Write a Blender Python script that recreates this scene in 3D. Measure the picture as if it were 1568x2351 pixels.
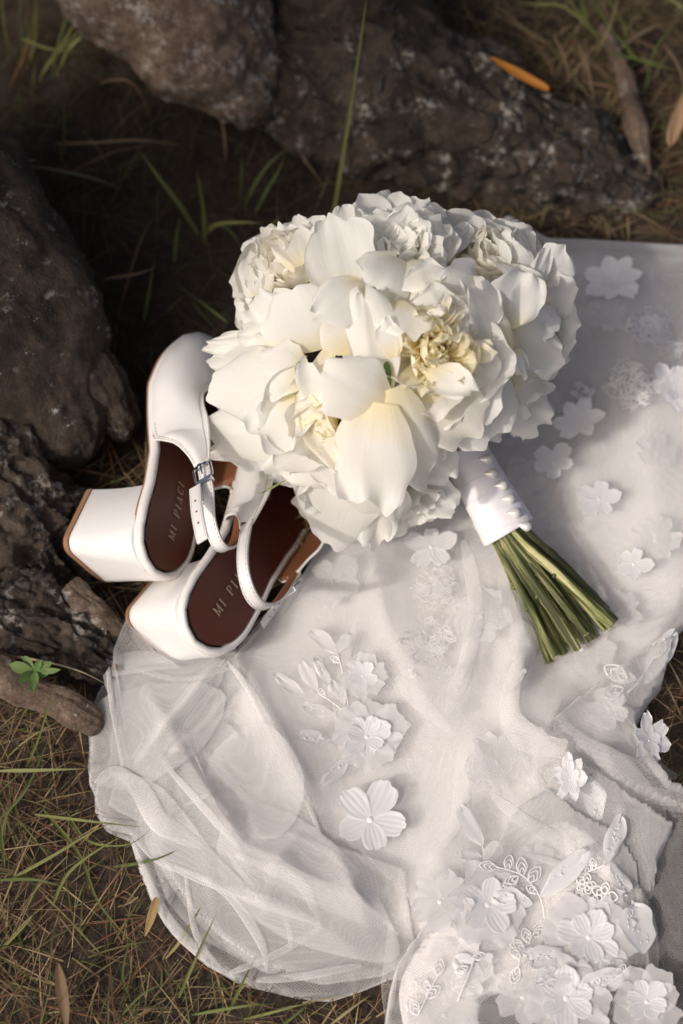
import bpy, math, random
import numpy as np
from mathutils import Vector, Matrix, noise as mnoise

SC = bpy.context.scene
for o in list(bpy.data.objects):
    bpy.data.objects.remove(o)
R = math.radians

# ------------------------------------------------------------------ camera
TILT, DIST, WID = R(28), 1.25, 0.52
AIM = Vector((0, 0, .03))
RIGHT = Vector((1, 0, 0))
UP = Vector((0, math.cos(TILT), math.sin(TILT)))
TOW = Vector((0, -math.sin(TILT), math.cos(TILT)))
EYE = AIM + DIST * TOW
cam = bpy.data.cameras.new('camera')
cam.sensor_fit = 'HORIZONTAL'
cam.sensor_width = 36
cam.lens = 36 * DIST / WID
cam.clip_start = .05
cam.clip_end = 200
cam.dof.use_dof = True
cam.dof.focus_distance = 1.145
cam.dof.aperture_fstop = 5.0
camo = bpy.data.objects.new('camera', cam)
SC.collection.objects.link(camo)
camo.matrix_world = Matrix(((RIGHT.x, UP.x, TOW.x, EYE.x), (RIGHT.y, UP.y, TOW.y, EYE.y), (RIGHT.z, UP.z, TOW.z, EYE.z), (0, 0, 0, 1)))
SC.camera = camo

# ------------------------------------------------------------------ sky, sun, exposure
SUN = Vector((-.58, -.44, .69)).normalized()
el = math.asin(SUN.z)
az = math.atan2(SUN.x, SUN.y)
w = bpy.data.worlds.new('World')
SC.world = w
w.use_nodes = True
nt = w.node_tree
sky = nt.nodes.new('ShaderNodeTexSky')
sky.sky_type = 'NISHITA'
sky.sun_disc = False
sky.air_density = .45
sky.dust_density = 6.0
sky.ozone_density = .4
sky.sun_elevation = el
sky.sun_rotation = az
bg = nt.nodes['Background']
bg.inputs['Strength'].default_value = .15
nt.links.new(sky.outputs[0], bg.inputs[0])
sl = bpy.data.lights.new('sun', 'SUN')
sl.energy = 2.3
sl.angle = R(1.6)
sl.color = (1, .95, .87)
slo = bpy.data.objects.new('sun', sl)
SC.collection.objects.link(slo)
slo.rotation_euler = (-SUN).to_track_quat('-Z', 'Y').to_euler()
SC.view_settings.view_transform = 'Standard'
SC.view_settings.look = 'None'
SC.view_settings.exposure = -.13
SC.view_settings.gamma = 1
SC.cycles.max_bounces = 14
SC.cycles.diffuse_bounces = 9
SC.cycles.transparent_max_bounces = 32
SC.cycles.transmission_bounces = 10
SC.cycles.use_denoising = True
SC.cycles.caustics_reflective = False
SC.cycles.caustics_refractive = False

# ------------------------------------------------------------------ helpers
def ray(px, py):
    px, py = float(px), float(py)
    u = (px / 1568 - .5) * WID
    v = (2351 / 2 - py) / 1568 * WID
    return (-TOW + (u / DIST) * RIGHT + (v / DIST) * UP)

def P(px, py, z=0.):
    d = ray(px, py)
    return EYE + d * ((z - EYE.z) / d.z)

def Ph(px, py, h, off=0.):
    """point on the surface z = h(x, y) seen at a picture position"""
    z = .02
    for _ in range(14):
        q = P(px, py, z)
        z = .5 * z + .5 * (float(h((q.x,), (q.y,))[0]) + off)
    return P(px, py, z)

def CF(r, u, t):
    return RIGHT * r + UP * u + TOW * t

WM = {}
def link(o, parent=None, M=None):
    SC.collection.objects.link(o)
    M = M or Matrix.Identity(4)
    if parent is not None:
        o.parent = parent
        o.matrix_basis = WM[parent.name].inverted() @ M
    else:
        o.matrix_basis = M
    WM[o.name] = M
    return o

def mesh(name, vs, fs, mat=None, smooth=True, uvs=None, col=None):
    me = bpy.data.meshes.new(name)
    me.from_pydata([tuple(v) for v in vs], [], [tuple(f) for f in fs])
    if smooth:
        me.polygons.foreach_set('use_smooth', [True] * len(me.polygons))
    if mat is not None:
        for m in (mat if isinstance(mat, (list, tuple)) else [mat]):
            me.materials.append(m)
    if uvs is not None:
        ul = me.uv_layers.new(name='UVMap')
        li = np.empty(len(me.loops), dtype=np.int32)
        me.loops.foreach_get('vertex_index', li)
        ul.data.foreach_set('uv', np.asarray(uvs, dtype=np.float32)[li].ravel())
    if col is not None:
        ca = me.color_attributes.new('tint', 'FLOAT_COLOR', 'POINT')
        ca.data.foreach_set('color', np.asarray(col, dtype=np.float32).ravel())
    me.update()
    return me

def obj(name, me, parent=None, M=None):
    return link(bpy.data.objects.new(name, me), parent, M)

def empty(name, M):
    o = bpy.data.objects.new(name, None)
    o.empty_display_size = .02
    return link(o, None, M)

def tag(o, label=None, cat=None, group=None, kind=None):
    if label: o['label'] = label
    if cat: o['category'] = cat
    if group: o['group'] = group
    if kind: o['kind'] = kind
    return o

def frame(p, y, n):
    """matrix with local Y along y and Z near n"""
    y = Vector(y).normalized()
    n = Vector(n)
    n = (n - y * n.dot(y))
    if n.length < 1e-6:
        n = y.orthogonal()
    n.normalize()
    x = y.cross(n)
    return Matrix(((x.x, y.x, n.x, p[0]), (x.y, y.y, n.y, p[1]), (x.z, y.z, n.z, p[2]), (0, 0, 0, 1)))

def catmull(pts, n, closed=False):
    pts = [np.array(p, float) for p in pts]
    out = []
    m = len(pts)
    rng = range(m if closed else m - 1)
    for i in rng:
        if closed:
            a, b, c, d = pts[(i - 1) % m], pts[i], pts[(i + 1) % m], pts[(i + 2) % m]
        else:
            a, b, c, d = pts[max(i - 1, 0)], pts[i], pts[i + 1], pts[min(i + 2, m - 1)]
        for k in range(n):
            t = k / n
            out.append(.5 * (2 * b + (c - a) * t + (2 * a - 5 * b + 4 * c - d) * t * t + (3 * b - a - 3 * c + d) * t ** 3))
    if not closed:
        out.append(pts[-1])
    return np.array(out)

def resample(pts, n):
    pts = np.asarray(pts, float)
    s = np.r_[0, np.cumsum(np.linalg.norm(np.diff(pts, axis=0), axis=1))]
    q = np.linspace(0, s[-1], n)
    return np.stack([np.interp(q, s, pts[:, i]) for i in range(pts.shape[1])], 1)

def tube(pts, rad, seg=8, closed=False, cap=True, flat=1., hint=None):
    """tube along 3D points; returns verts, faces, (u, v)"""
    pts = [Vector(p) for p in pts]
    n = len(pts)
    rad = [rad] * n if not hasattr(rad, '__len__') else rad
    vs, fs, uv = [], [], []
    prev = None
    acc = 0
    for i, p in enumerate(pts):
        a = pts[(i - 1) % n] if (closed or i) else p
        b = pts[(i + 1) % n] if (closed or i < n - 1) else p
        t = (b - a).normalized()
        if hint is not None:
            h = Vector(hint[i]) if isinstance(hint, list) else Vector(hint)
            x = (h - t * h.dot(t)).normalized()
        elif prev is None:
            x = t.orthogonal().normalized()
        else:
            x = (prev - t * prev.dot(t)).normalized()
        prev = x
        y = t.cross(x)
        if i: acc += (p - pts[i - 1]).length
        for k in range(seg):
            an = 2 * math.pi * k / seg
            vs.append(p + (x * math.cos(an) + y * math.sin(an) * flat) * rad[i])
            uv.append((k / seg, acc))
    for i in range(n if closed else n - 1):
        j = (i + 1) % n
        for k in range(seg):
            l = (k + 1) % seg
            fs.append((i * seg + k, i * seg + l, j * seg + l, j * seg + k))
    if cap and not closed:
        fs.append(tuple(reversed(range(seg))))
        fs.append(tuple(range((n - 1) * seg, n * seg)))
    return vs, fs, uv

class Acc:
    def __init__(s): s.v, s.f, s.uv, s.c = [], [], [], []
    def add(s, vs, fs, uv=None, c=None):
        b = len(s.v)
        s.v += [tuple(v) for v in vs]
        s.f += [tuple(i + b for i in f) for f in fs]
        if uv is not None: s.uv += list(uv)
        if c is not None: s.c += [tuple(c) + (1,)] * len(vs)

# ------------------------------------------------------------------ materials
class Mat:
    def __init__(s, name):
        s.m = bpy.data.materials.new(name)
        s.m.use_nodes = True
        s.t = s.m.node_tree
        s.t.nodes.clear()
        s.out = s.t.nodes.new('ShaderNodeOutputMaterial')
    def n(s, typ, **kw):
        nd = s.t.nodes.new('ShaderNode' + typ)
        for k, v in kw.items():
            if k in nd.inputs: nd.inputs[k].default_value = v
            else: setattr(nd, k, v)
        return nd
    def l(s, a, b): s.t.links.new(a, b)
    def tex(s, kind='Object'): return s.n('TexCoord').outputs[kind]
    def noise(s, vec, scale, detail=4, rough=.55, dist=0.):
        nd = s.n('TexNoise')
        nd.inputs['Scale'].default_value = scale
        nd.inputs['Detail'].default_value = detail
        nd.inputs['Roughness'].default_value = rough
        nd.inputs['Distortion'].default_value = dist
        if vec is not None: s.l(vec, nd.inputs['Vector'])
        return nd.outputs['Fac']
    def ramp(s, fac, stops):
        r = s.n('ValToRGB')
        e = r.color_ramp.elements
        while len(e) > 1: e.remove(e[-1])
        e[0].position = stops[0][0]; e[0].color = (*stops[0][1], 1) if hasattr(stops[0][1], '__len__') else (stops[0][1],) * 3 + (1,)
        for p, c in stops[1:]:
            x = e.new(p)
            x.color = (*c, 1) if hasattr(c, '__len__') else (c,) * 3 + (1,)
        s.l(fac, r.inputs[0])
        return r.outputs[0]
    def mix(s, fac, a, b, mode='MIX'):
        m = s.n('MixRGB')
        m.blend_type = mode
        for i, x in ((0, fac), (1, a), (2, b)):
            if hasattr(x, 'links') or hasattr(x, 'is_linked'): s.l(x, m.inputs[i])
            elif hasattr(x, '__len__'): m.inputs[i].default_value = (*x, 1)
            else: m.inputs[i].default_value = x
        return m.outputs[0]
    def math(s, op, a, b=0.):
        m = s.n('Math'); m.operation = op
        for i, x in ((0, a), (1, b)):
            if hasattr(x, 'is_linked'): s.l(x, m.inputs[i])
            else: m.inputs[i].default_value = x
        return m.outputs[0]
    def bump(s, h, strength=.3, dist=.001):
        b = s.n('Bump')
        b.inputs['Strength'].default_value = strength
        b.inputs['Distance'].default_value = dist
        s.l(h, b.inputs['Height'])
        return b.outputs[0]
    def pbr(s, col, rough=.5, normal=None, **kw):
        p = s.n('BsdfPrincipled')
        if hasattr(col, 'is_linked'): s.l(col, p.inputs['Base Color'])
        else: p.inputs['Base Color'].default_value = (*col, 1)
        if hasattr(rough, 'is_linked'): s.l(rough, p.inputs['Roughness'])
        else: p.inputs['Roughness'].default_value = rough
        for k, v in kw.items(): p.inputs[k.replace('_', ' ')].default_value = v
        if normal is not None: s.l(normal, p.inputs['Normal'])
        return p.outputs[0]
    def done(s, sh):
        s.l(sh, s.out.inputs['Surface'])
        return s.m

def mp2(a, uv):
    m = a.n('Mapping'); m.inputs['Scale'].default_value = (2.2, .7, 1); a.l(uv, m.inputs[0])
    inf = a.n('ObjectInfo'); c = a.n('CombineXYZ'); a.l(a.math('MULTIPLY', inf.outputs['Random'], 30.), c.inputs[2])
    ad = a.n('VectorMath'); ad.operation = 'ADD'; a.l(m.outputs[0], ad.inputs[0]); a.l(c.outputs[0], ad.inputs[1])
    return ad.outputs[0]

def m_petal(name, base, tint, reach, trans=.5):
    a = Mat(name)
    uv = a.tex('UV')
    sep = a.n('SeparateXYZ'); a.l(uv, sep.inputs[0])
    n1 = a.noise(a.tex(), 45, 3)
    f = a.math('ADD', sep.outputs[1], a.math('MULTIPLY', a.math('SUBTRACT', n1, .5), .25))
    c = a.ramp(f, [(0, tint), (reach, base), (1, tuple(x * 1.0 for x in base))])
    # fine veins running along the petal
    mp = a.n('Mapping'); mp.inputs['Scale'].default_value = (34, 1.6, 1); a.l(uv, mp.inputs[0])
    v = a.noise(mp.outputs[0], 1.0, 3, .5, .6)
    c2 = a.mix(a.ramp(v, [(.3, .0), (.75, .09)]), c, (base[0] * .80, base[1] * .76, base[2] * .66))
    cr = a.noise(a.tex(), 95, 3, .55, .4)
    ob = a.n('TexNoise'); ob.inputs['Scale'].default_value = 4; ob.inputs['Detail'].default_value = 3; ob.inputs['Distortion'].default_value = .8; a.l(mp2(a, uv), ob.inputs['Vector'])
    bn = a.bump(a.mix(.35, v, ob.outputs['Fac']), .34, .0018)
    d = a.n('BsdfPrincipled'); a.l(c2, d.inputs['Base Color']); d.inputs['Roughness'].default_value = .5
    d.inputs['Specular IOR Level'].default_value = .28; a.l(bn, d.inputs['Normal'])
    t = a.n('BsdfTranslucent'); a.l(c2, t.inputs['Color'])
    m = a.n('MixShader'); m.inputs[0].default_value = trans
    a.l(d.outputs[0], m.inputs[1]); a.l(t.outputs[0], m.inputs[2])
    return a.done(m.outputs[0])

PETAL = m_petal('petal_white', (.93, .92, .88), (.94, .85, .58), .42)
PETALC = m_petal('petal_cream', (.93, .90, .82), (.94, .82, .50), .6)
PETALY = m_petal('petal_yellow', (.97, .93, .75), (.98, .86, .50), .85, .55)
PETALR = m_petal('petal_rose', (.92, .91, .87), (.90, .84, .70), .5)

def m_tulle(name, cov, col, trans=.45, period=.0016, net=.42):
    a = Mat(name)
    lw = a.n('LayerWeight'); lw.inputs[0].default_value = .5
    cosn = a.math('MAXIMUM', a.math('SUBTRACT', 1.0, lw.outputs['Facing']), .2)
    k = math.log(1 - cov)
    al = a.math('SUBTRACT', 1.0, a.math('EXPONENT', a.math('DIVIDE', k, cosn)))
    # the net: two sets of crossing threads
    mp = a.n('Mapping'); a.l(a.tex(), mp.inputs[0]); mp.inputs['Rotation'].default_value = (0, 0, R(33)); 
    vor = a.n('TexVoronoi', feature='DISTANCE_TO_EDGE'); vor.inputs['Scale'].default_value = 1 / period
    vor.inputs['Randomness'].default_value = .25
    a.l(mp.outputs[0], vor.inputs['Vector'])
    th = a.ramp(vor.outputs['Distance'], [(.05, 1.0), (.30, 0.0)])
    al2 = a.math('MULTIPLY', al, a.math('ADD', 1 - net * .45, a.math('MULTIPLY', th, net)))
    al2 = a.math('MINIMUM', al2, .97)
    d = a.n('BsdfDiffuse'); d.inputs[0].default_value = (*col, 1)
    t = a.n('BsdfTranslucent'); t.inputs[0].default_value = (*col, 1)
    # round threads scatter almost evenly whatever way the net is tilted
    geo = a.n('NewGeometry')
    vm = a.n('VectorMath'); vm.operation = 'SCALE'; vm.inputs['Scale'].default_value = .4
    a.l(geo.outputs['Normal'], vm.inputs[0])
    va = a.n('VectorMath'); va.operation = 'ADD'; va.inputs[1].default_value = (-.15, -.15, .6)
    a.l(vm.outputs[0], va.inputs[0])
    vn = a.n('VectorMath'); vn.operation = 'NORMALIZE'; a.l(va.outputs[0], vn.inputs[0])
    a.l(vn.outputs[0], d.inputs['Normal']); a.l(vn.outputs[0], t.inputs['Normal'])
    m = a.n('MixShader'); m.inputs[0].default_value = trans
    a.l(d.outputs[0], m.inputs[1]); a.l(t.outputs[0], m.inputs[2])
    tr = a.n('BsdfTransparent')
    f = a.n('MixShader'); a.l(al2, f.inputs[0]); a.l(tr.outputs[0], f.inputs[1]); a.l(m.outputs[0], f.inputs[2])
    return a.done(f.outputs[0])

TULLE = m_tulle('tulle', .27, (.95, .93, .92), .5)
SHARD = m_tulle('tulle_single', .27, (.96, .94, .93), .5)
PLEAT = m_tulle('tulle_soft_fold', .12, (.96, .94, .93), .5)
EDGE = m_tulle('tulle_fold_edge', .45, (.96, .94, .93), .5, .0016, .1)
TULLE2 = m_tulle('tulle_thin', .22, (.95, .93, .92), .5)
def m_lining():
    a = Mat('dress_lining')
    n = a.noise(a.tex(), 26, 3)
    c = a.ramp(n, [(.3, (.66, .595, .56)), (.7, (.73, .67, .63))])
    mp = a.n('Mapping'); a.l(a.tex(), mp.inputs[0])
    return a.done(a.pbr(c, .6, a.bump(a.noise(a.tex(), 900, 2), .25, .0004), Sheen_Weight=.3))
m_lining()
LINING = m_tulle('dress_lining_net', .93, (.91, .87, .85), .12, .0016, .14)
def m_satin(name, col, rough, sc=120, tr=0., thin=0.):
    a = Mat(name)
    n = a.noise(a.tex(), sc, 2)
    c = a.mix(a.ramp(n, [(.35, 0.), (.7, .25)]), col, tuple(x * .9 for x in col))
    b = a.bump(a.noise(a.tex(), 1500, 2), .12, .0003)
    s = a.pbr(c, rough, b, Specular_IOR_Level=.5)
    if tr:
        t = a.n('BsdfTranslucent'); t.inputs[0].default_value = (*col, 1)
        m = a.n('MixShader'); m.inputs[0].default_value = tr
        a.l(s, m.inputs[1]); a.l(t.outputs[0], m.inputs[2]); s = m.outputs[0]
    if thin:
        t = a.n('BsdfTransparent')
        m = a.n('MixShader'); m.inputs[0].default_value = thin
        a.l(s, m.inputs[1]); a.l(t.outputs[0], m.inputs[2]); s = m.outputs[0]
    return a.done(s)
APPL = m_satin('applique_satin', (.87, .86, .86), .42, 90, .4, .08)
APPLF = m_satin('applique_organza', (.88, .865, .86), .6, 90, .5, .28)
CORD = m_satin('embroidery_thread', (.87, .85, .84), .4, 300, .2)
RIBBON = m_satin('ribbon_satin', (.70, .68, .695), .42, 60)
def m_leather(name, col, rough, bs=.25, dirt=.0):
    a = Mat(name)
    o = a.tex()
    v = a.n('TexVoronoi'); v.inputs['Scale'].default_value = 900; a.l(o, v.inputs['Vector'])
    h = a.mix(.5, v.outputs['Distance'], a.noise(o, 260, 4))
    n = a.noise(o, 55, 5, .6)
    c = a.mix(a.ramp(n, [(.48, 0.), (.8, .35)]), col, tuple(x * k for x, k in zip(col, (.84, .80, .74))))
    if dirt:
        c = a.mix(a.ramp(a.noise(o, 420, 6, .7), [(.68, 0.), (.76, dirt)]), c, (.45, .36, .26))
    return a.done(a.pbr(c, rough, a.bump(h, bs, .0005), Specular_IOR_Level=.4))
LEATHER = m_leather('white_leather', (.74, .72, .70), .5, .3)
LEATHERW = m_leather('worn_white_leather', (.73, .70, .665), .55, .35, .6)
INSOLE = m_leather('brown_leather', (.090, .022, .011), .5, .15)
LINLEA = m_leather('tan_lining_leather', (.20, .075, .035), .5, .5)
TIPM = m_leather('heel_tip_rubber', (.27, .15, .085), .5, .2)
FOIL = m_satin('embossed_foil', (.42, .32, .24), .4)
def m_plain(name, col, rough, **kw):
    a = Mat(name)
    n = a.noise(a.tex(), 200, 3)
    c = a.mix(a.ramp(n, [(.3, 0.), (.7, .4)]), col, tuple(x * .8 for x in col))
    return a.done(a.pbr(c, rough, None, **kw))
METAL = m_plain('steel', (.62, .62, .64), .16, Metallic=1.)
PEARL = m_plain('pearl', (.72, .69, .65), .12, Coat_Weight=.8, Metallic=.25)
THREAD = m_plain('stitch_thread', (.52, .47, .42), .7)
def m_stem():
    a = Mat('stem_green')
    info = a.n('ObjectInfo')
    uv = a.tex('UV')
    mp = a.n('Mapping'); mp.inputs['Scale'].default_value = (5, 14, 1); a.l(uv, mp.inputs[0])
    add = a.n('VectorMath'); add.operation = 'ADD'; a.l(mp.outputs[0], add.inputs[0])
    cmb = a.n('CombineXYZ'); a.l(a.math('MULTIPLY', info.outputs['Random'], 40.), cmb.inputs[2]); a.l(cmb.outputs[0], add.inputs[1])
    n = a.noise(add.outputs[0], 1, 4, .6, .3)
    c = a.ramp(n, [(.36, (.026, .030, .009)), (.47, (.072, .080, .022)), (.54, (.17, .18, .055)), (.61, (.44, .41, .21))])
    c = a.mix(a.math('MULTIPLY', a.math('POWER', info.outputs['Random'], 1.5), .6), c, (.034, .042, .012))
    sp = a.ramp(a.noise(a.tex(), 600, 3), [(.66, 0.), (.72, .7)])
    c = a.mix(sp, c, (.10, .06, .03))
    return a.done(a.pbr(c, .55, a.bump(n, .6, .0012), Specular_IOR_Level=.3))
STEM = m_stem()
STEMEND = m_plain('stem_cut', (.52, .46, .28), .8)
SEPAL = m_plain('sepal_green', (.13, .19, .03), .5)
LEAFG = m_plain('leaf_green', (.06, .12, .02), .5)

def m_tint(name, rough=.6, trans=.35):
    a = Mat(name)
    at = a.n('Attribute'); at.attribute_name = 'tint'
    n = a.noise(a.tex(), 70, 3)
    c = a.mix(a.ramp(n, [(.35, 0.), (.7, .5)]), at.outputs['Color'], (.10, .06, .03))
    c = a.mix(.75, c, at.outputs['Color'])
    d = a.n('BsdfPrincipled'); a.l(c, d.inputs['Base Color']); d.inputs['Roughness'].default_value = rough
    d.inputs['Specular IOR Level'].default_value = .3
    t = a.n('BsdfTranslucent'); a.l(c, t.inputs['Color'])
    m = a.n('MixShader'); m.inputs[0].default_value = trans
    a.l(d.outputs[0], m.inputs[1]); a.l(t.outputs[0], m.inputs[2])
    return a.done(m.outputs[0])
GRASS = m_tint('grass_blades')
LITTER = m_tint('dry_litter', .8, .15)

def m_soil():
    a = Mat('soil')
    o = a.tex()
    n = a.noise(o, 22, 6, .65)
    n2 = a.noise(o, 160, 5, .7)
    c = a.ramp(a.mix(.5, n, n2), [(.3, (.012, .008, .006)), (.5, (.035, .022, .014)), (.68, (.075, .05, .03)), (.8, (.13, .09, .055))])
    return a.done(a.pbr(c, .95, a.bump(n2, .9, .006)))
SOIL = m_soil()
def m_bark(name, lich=.5, dark=1., fine=1.):
    a = Mat(name)
    o = a.tex()
    n = a.noise(o, 34, 6, .65)
    n2 = a.noise(o, 190, 6, .7)
    c = a.ramp(a.mix(.45, n, n2), [(.3, tuple(x * dark for x in (.018, .012, .008))), (.5, tuple(x * dark for x in (.065, .044, .030))), (.62, tuple(x * dark for x in (.12, .088, .062))), (.8, tuple(x * dark for x in (.21, .165, .125)))])
    l1 = a.noise(o, 38, 2, .5)
    l2 = a.noise(o, 150, 5, .65)
    lm = a.math('MULTIPLY', a.ramp(l1, [(.64 - lich * .2, 0.), (.72 - lich * .15, 1.)]), a.ramp(l2, [(.50, 0.), (.57, 1.)]))
    c = a.mix(a.math('MULTIPLY', lm, .85), c, (.36, .33, .29))
    g = a.math('MULTIPLY', a.ramp(a.noise(o, 60, 3), [(.62, 0.), (.68, 1.)]), a.ramp(a.noise(o, 420, 3), [(.56, 0.), (.62, .9)]))
    c = a.mix(g, c, (.44, .45, .42))
    uvn = a.n('Mapping'); uvn.inputs['Scale'].default_value = (9, 16, 1); a.l(a.tex('UV'), uvn.inputs[0])
    wob = a.n('VectorMath'); wob.operation = 'ADD'; a.l(uvn.outputs[0], wob.inputs[0])
    wn = a.n('TexNoise'); wn.inputs['Scale'].default_value = 30; a.l(o, wn.inputs['Vector']); a.l(wn.outputs['Color'], wob.inputs[1])
    vo = a.n('TexVoronoi', feature='DISTANCE_TO_EDGE'); vo.inputs['Scale'].default_value = 1.3; a.l(wob.outputs[0], vo.inputs['Vector'])
    cr = a.ramp(vo.outputs['Distance'], [(.0, 0.), (.10, 1.)])
    c = a.mix(a.math('MULTIPLY', a.math('SUBTRACT', 1., cr), .6 * max(0., fine - .85) / .15), c, (.014, .009, .006))
    hh = a.mix(.42 if fine > .9 else 0., a.mix(.4, n2, a.noise(o, 500, 4, .7)), cr)
    return a.done(a.pbr(c, .9, a.bump(hh, 1.0 * fine, .009)))
BARK = m_bark('bark', .5)
BARKD = m_bark('bark_dark', .55, .75)
BURL = m_bark('burl_bark', .25, .85, .84)
BARKL = m_bark('bark_weathered', .9, 2.1, .84)
ROOTP = m_bark('pale_root_wood', .2, 2.0, .7)

# ------------------------------------------------------------------ ground
rng = np.random.RandomState(7)
def wav(x, y, f, seed, n=7):
    r = np.random.RandomState(seed)
    z = 0
    for i in range(n):
        a = r.uniform(0, 6.283); k = f * r.uniform(.6, 1.6); p = r.uniform(0, 6.283)
        z = z + np.sin((x * math.cos(a) + y * math.sin(a)) * k + p) / n
    return z
def facet(x, y, k, seed, n=4):
    r = np.random.RandomState(seed)
    z = 0
    for i in range(n):
        a = r.uniform(0, 6.283); f = k * r.uniform(.6, 1.5); p = r.uniform(0, 1)
        u = (x * math.cos(a) + y * math.sin(a)) * f + p + .06 * np.sin(9 * (y * math.cos(a) - x * math.sin(a)) + i)
        z = z + (2 * np.abs(u - np.floor(u) - .5) - .5) / n * 2
    return z
def ground_h(x, y):
    return .006 * wav(x, y, 28, 3) + .004 * wav(x, y, 80, 4) - .004

def make_ground():
    near = np.linspace(-.75, .75, 190)
    far = np.array([1, 1.5, 2.5, 5, 12, 40, 90.])
    xs = np.r_[-far[::-1], near, far]
    X, Y = np.meshgrid(xs, xs)
    Z = ground_h(X, Y)
    n = len(xs)
    vs = np.stack([X.ravel(), Y.ravel(), Z.ravel()], 1)
    i = np.arange(n * n).reshape(n, n)
    fs = np.stack([i[:-1, :-1].ravel(), i[:-1, 1:].ravel(), i[1:, 1:].ravel(), i[1:, :-1].ravel()], 1)
    o = obj('ground', mesh('ground', vs.tolist(), fs.tolist(), SOIL))
    tag(o, kind='structure')
make_ground()

# ------------------------------------------------------------------ the old tree: trunk, roots
def fbm(p, oct=4):
    return mnoise.fractal(p, 1.0, 2.1, oct)

def root(name, pts, rads, mat, parent, amp=.01, freq=18, fine=.004, groove=0., seg=110, n=150, seed=0, flat=.8):
    P3 = resample(catmull([tuple(p) for p in pts], 12), n)
    s = np.linspace(0, 1, len(rads))
    rr = np.interp(np.linspace(0, 1, n), s, rads)
    vs, fs, uv = tube([Vector(p) for p in P3], list(rr), seg, cap=False)
    out = []
    off = Vector((seed * 3.7, seed * 1.3, seed * 7.1))
    for i, v in enumerate(vs):
        c = Vector(P3[i // seg])
        d = v - c
        r = d.length
        d.normalize()
        a = (i % seg) / seg * 6.283
        q = Vector((math.cos(a) * 1.2, math.sin(a) * 1.2, (i // seg) / n * 2.2)) + off
        h = amp * fbm(v * freq + off, 3)
        h += fine * fbm(v * 75 + off, 4)
        h += fine * .8 * (abs(mnoise.noise(v * 46 + off)) - .25)
        if groove:
            g = mnoise.ridged_multi_fractal(Vector((math.cos(a) * 4.2, math.sin(a) * 4.2, (i // seg) / n * 2.2)) + off, .9, 2.2, 4, .9, 2.0)
            h += groove * (g - 1.1)
        t = (i // seg) / (n - 1)
        e = min(1, t / .02 + .02) * min(1, (1 - t) / .08 + .02)
        e = math.sqrt(max(0., 1 - (1 - e) ** 2))
        p = c + d * (r * e + h * min(1, e * 1.3))
        p.z = c.z + (p.z - c.z) * flat
        out.append(p)
    return obj(name, mesh(name, out, fs, mat, uvs=uv), parent)

tree = empty('old_tree', Matrix.Translation((-.25, .95, 0)))
tag(tree, 'gnarled old tree with knotted, lichen-spotted roots spreading around the shoes and bouquet', 'tree')
def trunk():
    pts = [(-.25, .95, -.1), (-.25, .95, .25), (-.24, .97, .7), (-.27, 1.0, 1.3), (-.2, 1.05, 2.2), (-.1, 1.1, 3.2)]
    root('trunk', pts, [.42, .30, .25, .22, .19, .14], BARK, tree, .035, 7, .01, .03, 90, 120, 2, 1.)
trunk()
def shade_foliage(name, c, rad, n, seed, L=(.03, .06)):
    r = random.Random(seed)
    A = Acc()
    for _ in range(n):
        p = Vector(c) + Vector((r.gauss(0, 1) * rad[0], r.gauss(0, 1) * rad[1], r.gauss(0, 1) * rad[2]))
        d = Vector((r.uniform(-1, 1), r.uniform(-1, 1), r.uniform(-.8, .4))).normalized()
        s = d.orthogonal().normalized()
        s.rotate(Matrix.Rotation(r.uniform(0, 6.28), 3, d))
        l = r.uniform(*L); w_ = l * .32
        k = r.uniform(.7, 1.2)
        A.add([p, p + d * l * .45 + s * w_ / 2, p + d * l, p + d * l * .45 - s * w_ / 2], [(0, 1, 2, 3)], None, (.06 * k, .09 * k, .03 * k))
    o = obj(name, mesh(name, A.v, A.f, GRASS, col=A.c), tree)
    o['kind'] = 'stuff'
for i, (q, rad, n) in enumerate([(Vector((.05, .48, 0)) + SUN * 1.25, (.09, .09, .09), 620), (Vector((-.27, .26, 0)) + SUN * 1.15, (.09, .09, .08), 900), (Vector((-.15, .31, 0)) + SUN * 1.2, (.07, .06, .07), 520), (Vector((.28, .68, 0)) + SUN * 1.3, (.12, .10, .10), 420)]):  # unseen branches and leaf clumps, added to shade the upper roots and hollow
    root('shade_branch', [(-.25, .97, .95), (-.6, .7, 1.0), tuple(q + Vector((.1, .2, .08))), tuple(q)], [.035, .025, .014, .004], BARK, tree, .004, 20, .002, .003, 16, 60, 30 + i, 1.)
    shade_foliage('shade_foliage', q, rad, n, 60 + i)
def pw(l):  # px,py,z list
    return [P(a, b, c) for a, b, c in l]
root('root_knob', pw([(150, -330, .10), (300, -120, .10), (430, 40, .085), (540, 170, .055), (620, 265, .02)]), [.088, .088, .084, .074, .056, .028], BARKL, tree, .013, 13, .004, .0015, 130, 170, 1)
root('root_knob', pw([(640, -330, .13), (740, -120, .11), (830, -10, .085), (885, 55, .055)]), [.074, .068, .060, .046, .022], BURL, tree, .012, 14, .004, .002, 100, 120, 5)
root('root', pw([(600, 60, .0), (740, 130, .02), (930, 235, .02), (1150, 325, .012), (1330, 400, .0), (1500, 470, -.03)]), [.07, .088, .090, .080, .066, .052, .03], BARKD, tree, .018, 14, .006, .006, 150, 230, 3)
root('root', pw([(-420, 330, .10), (-150, 560, .09), (20, 780, .07), (130, 960, .04), (200, 1060, .02)]), [.12, .11, .098, .084, .062, .030], BURL, tree, .014, 13, .003, .0015, 150, 200, 8)
root('root', pw([(-200, 330, .12), (-40, 520, .10), (90, 680, .078), (215, 880, .05), (290, 1010, .015)]), [.055, .05, .042, .033, .026, .014], BURL, tree, .009, 18, .003, .003, 90, 170, 9)
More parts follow.
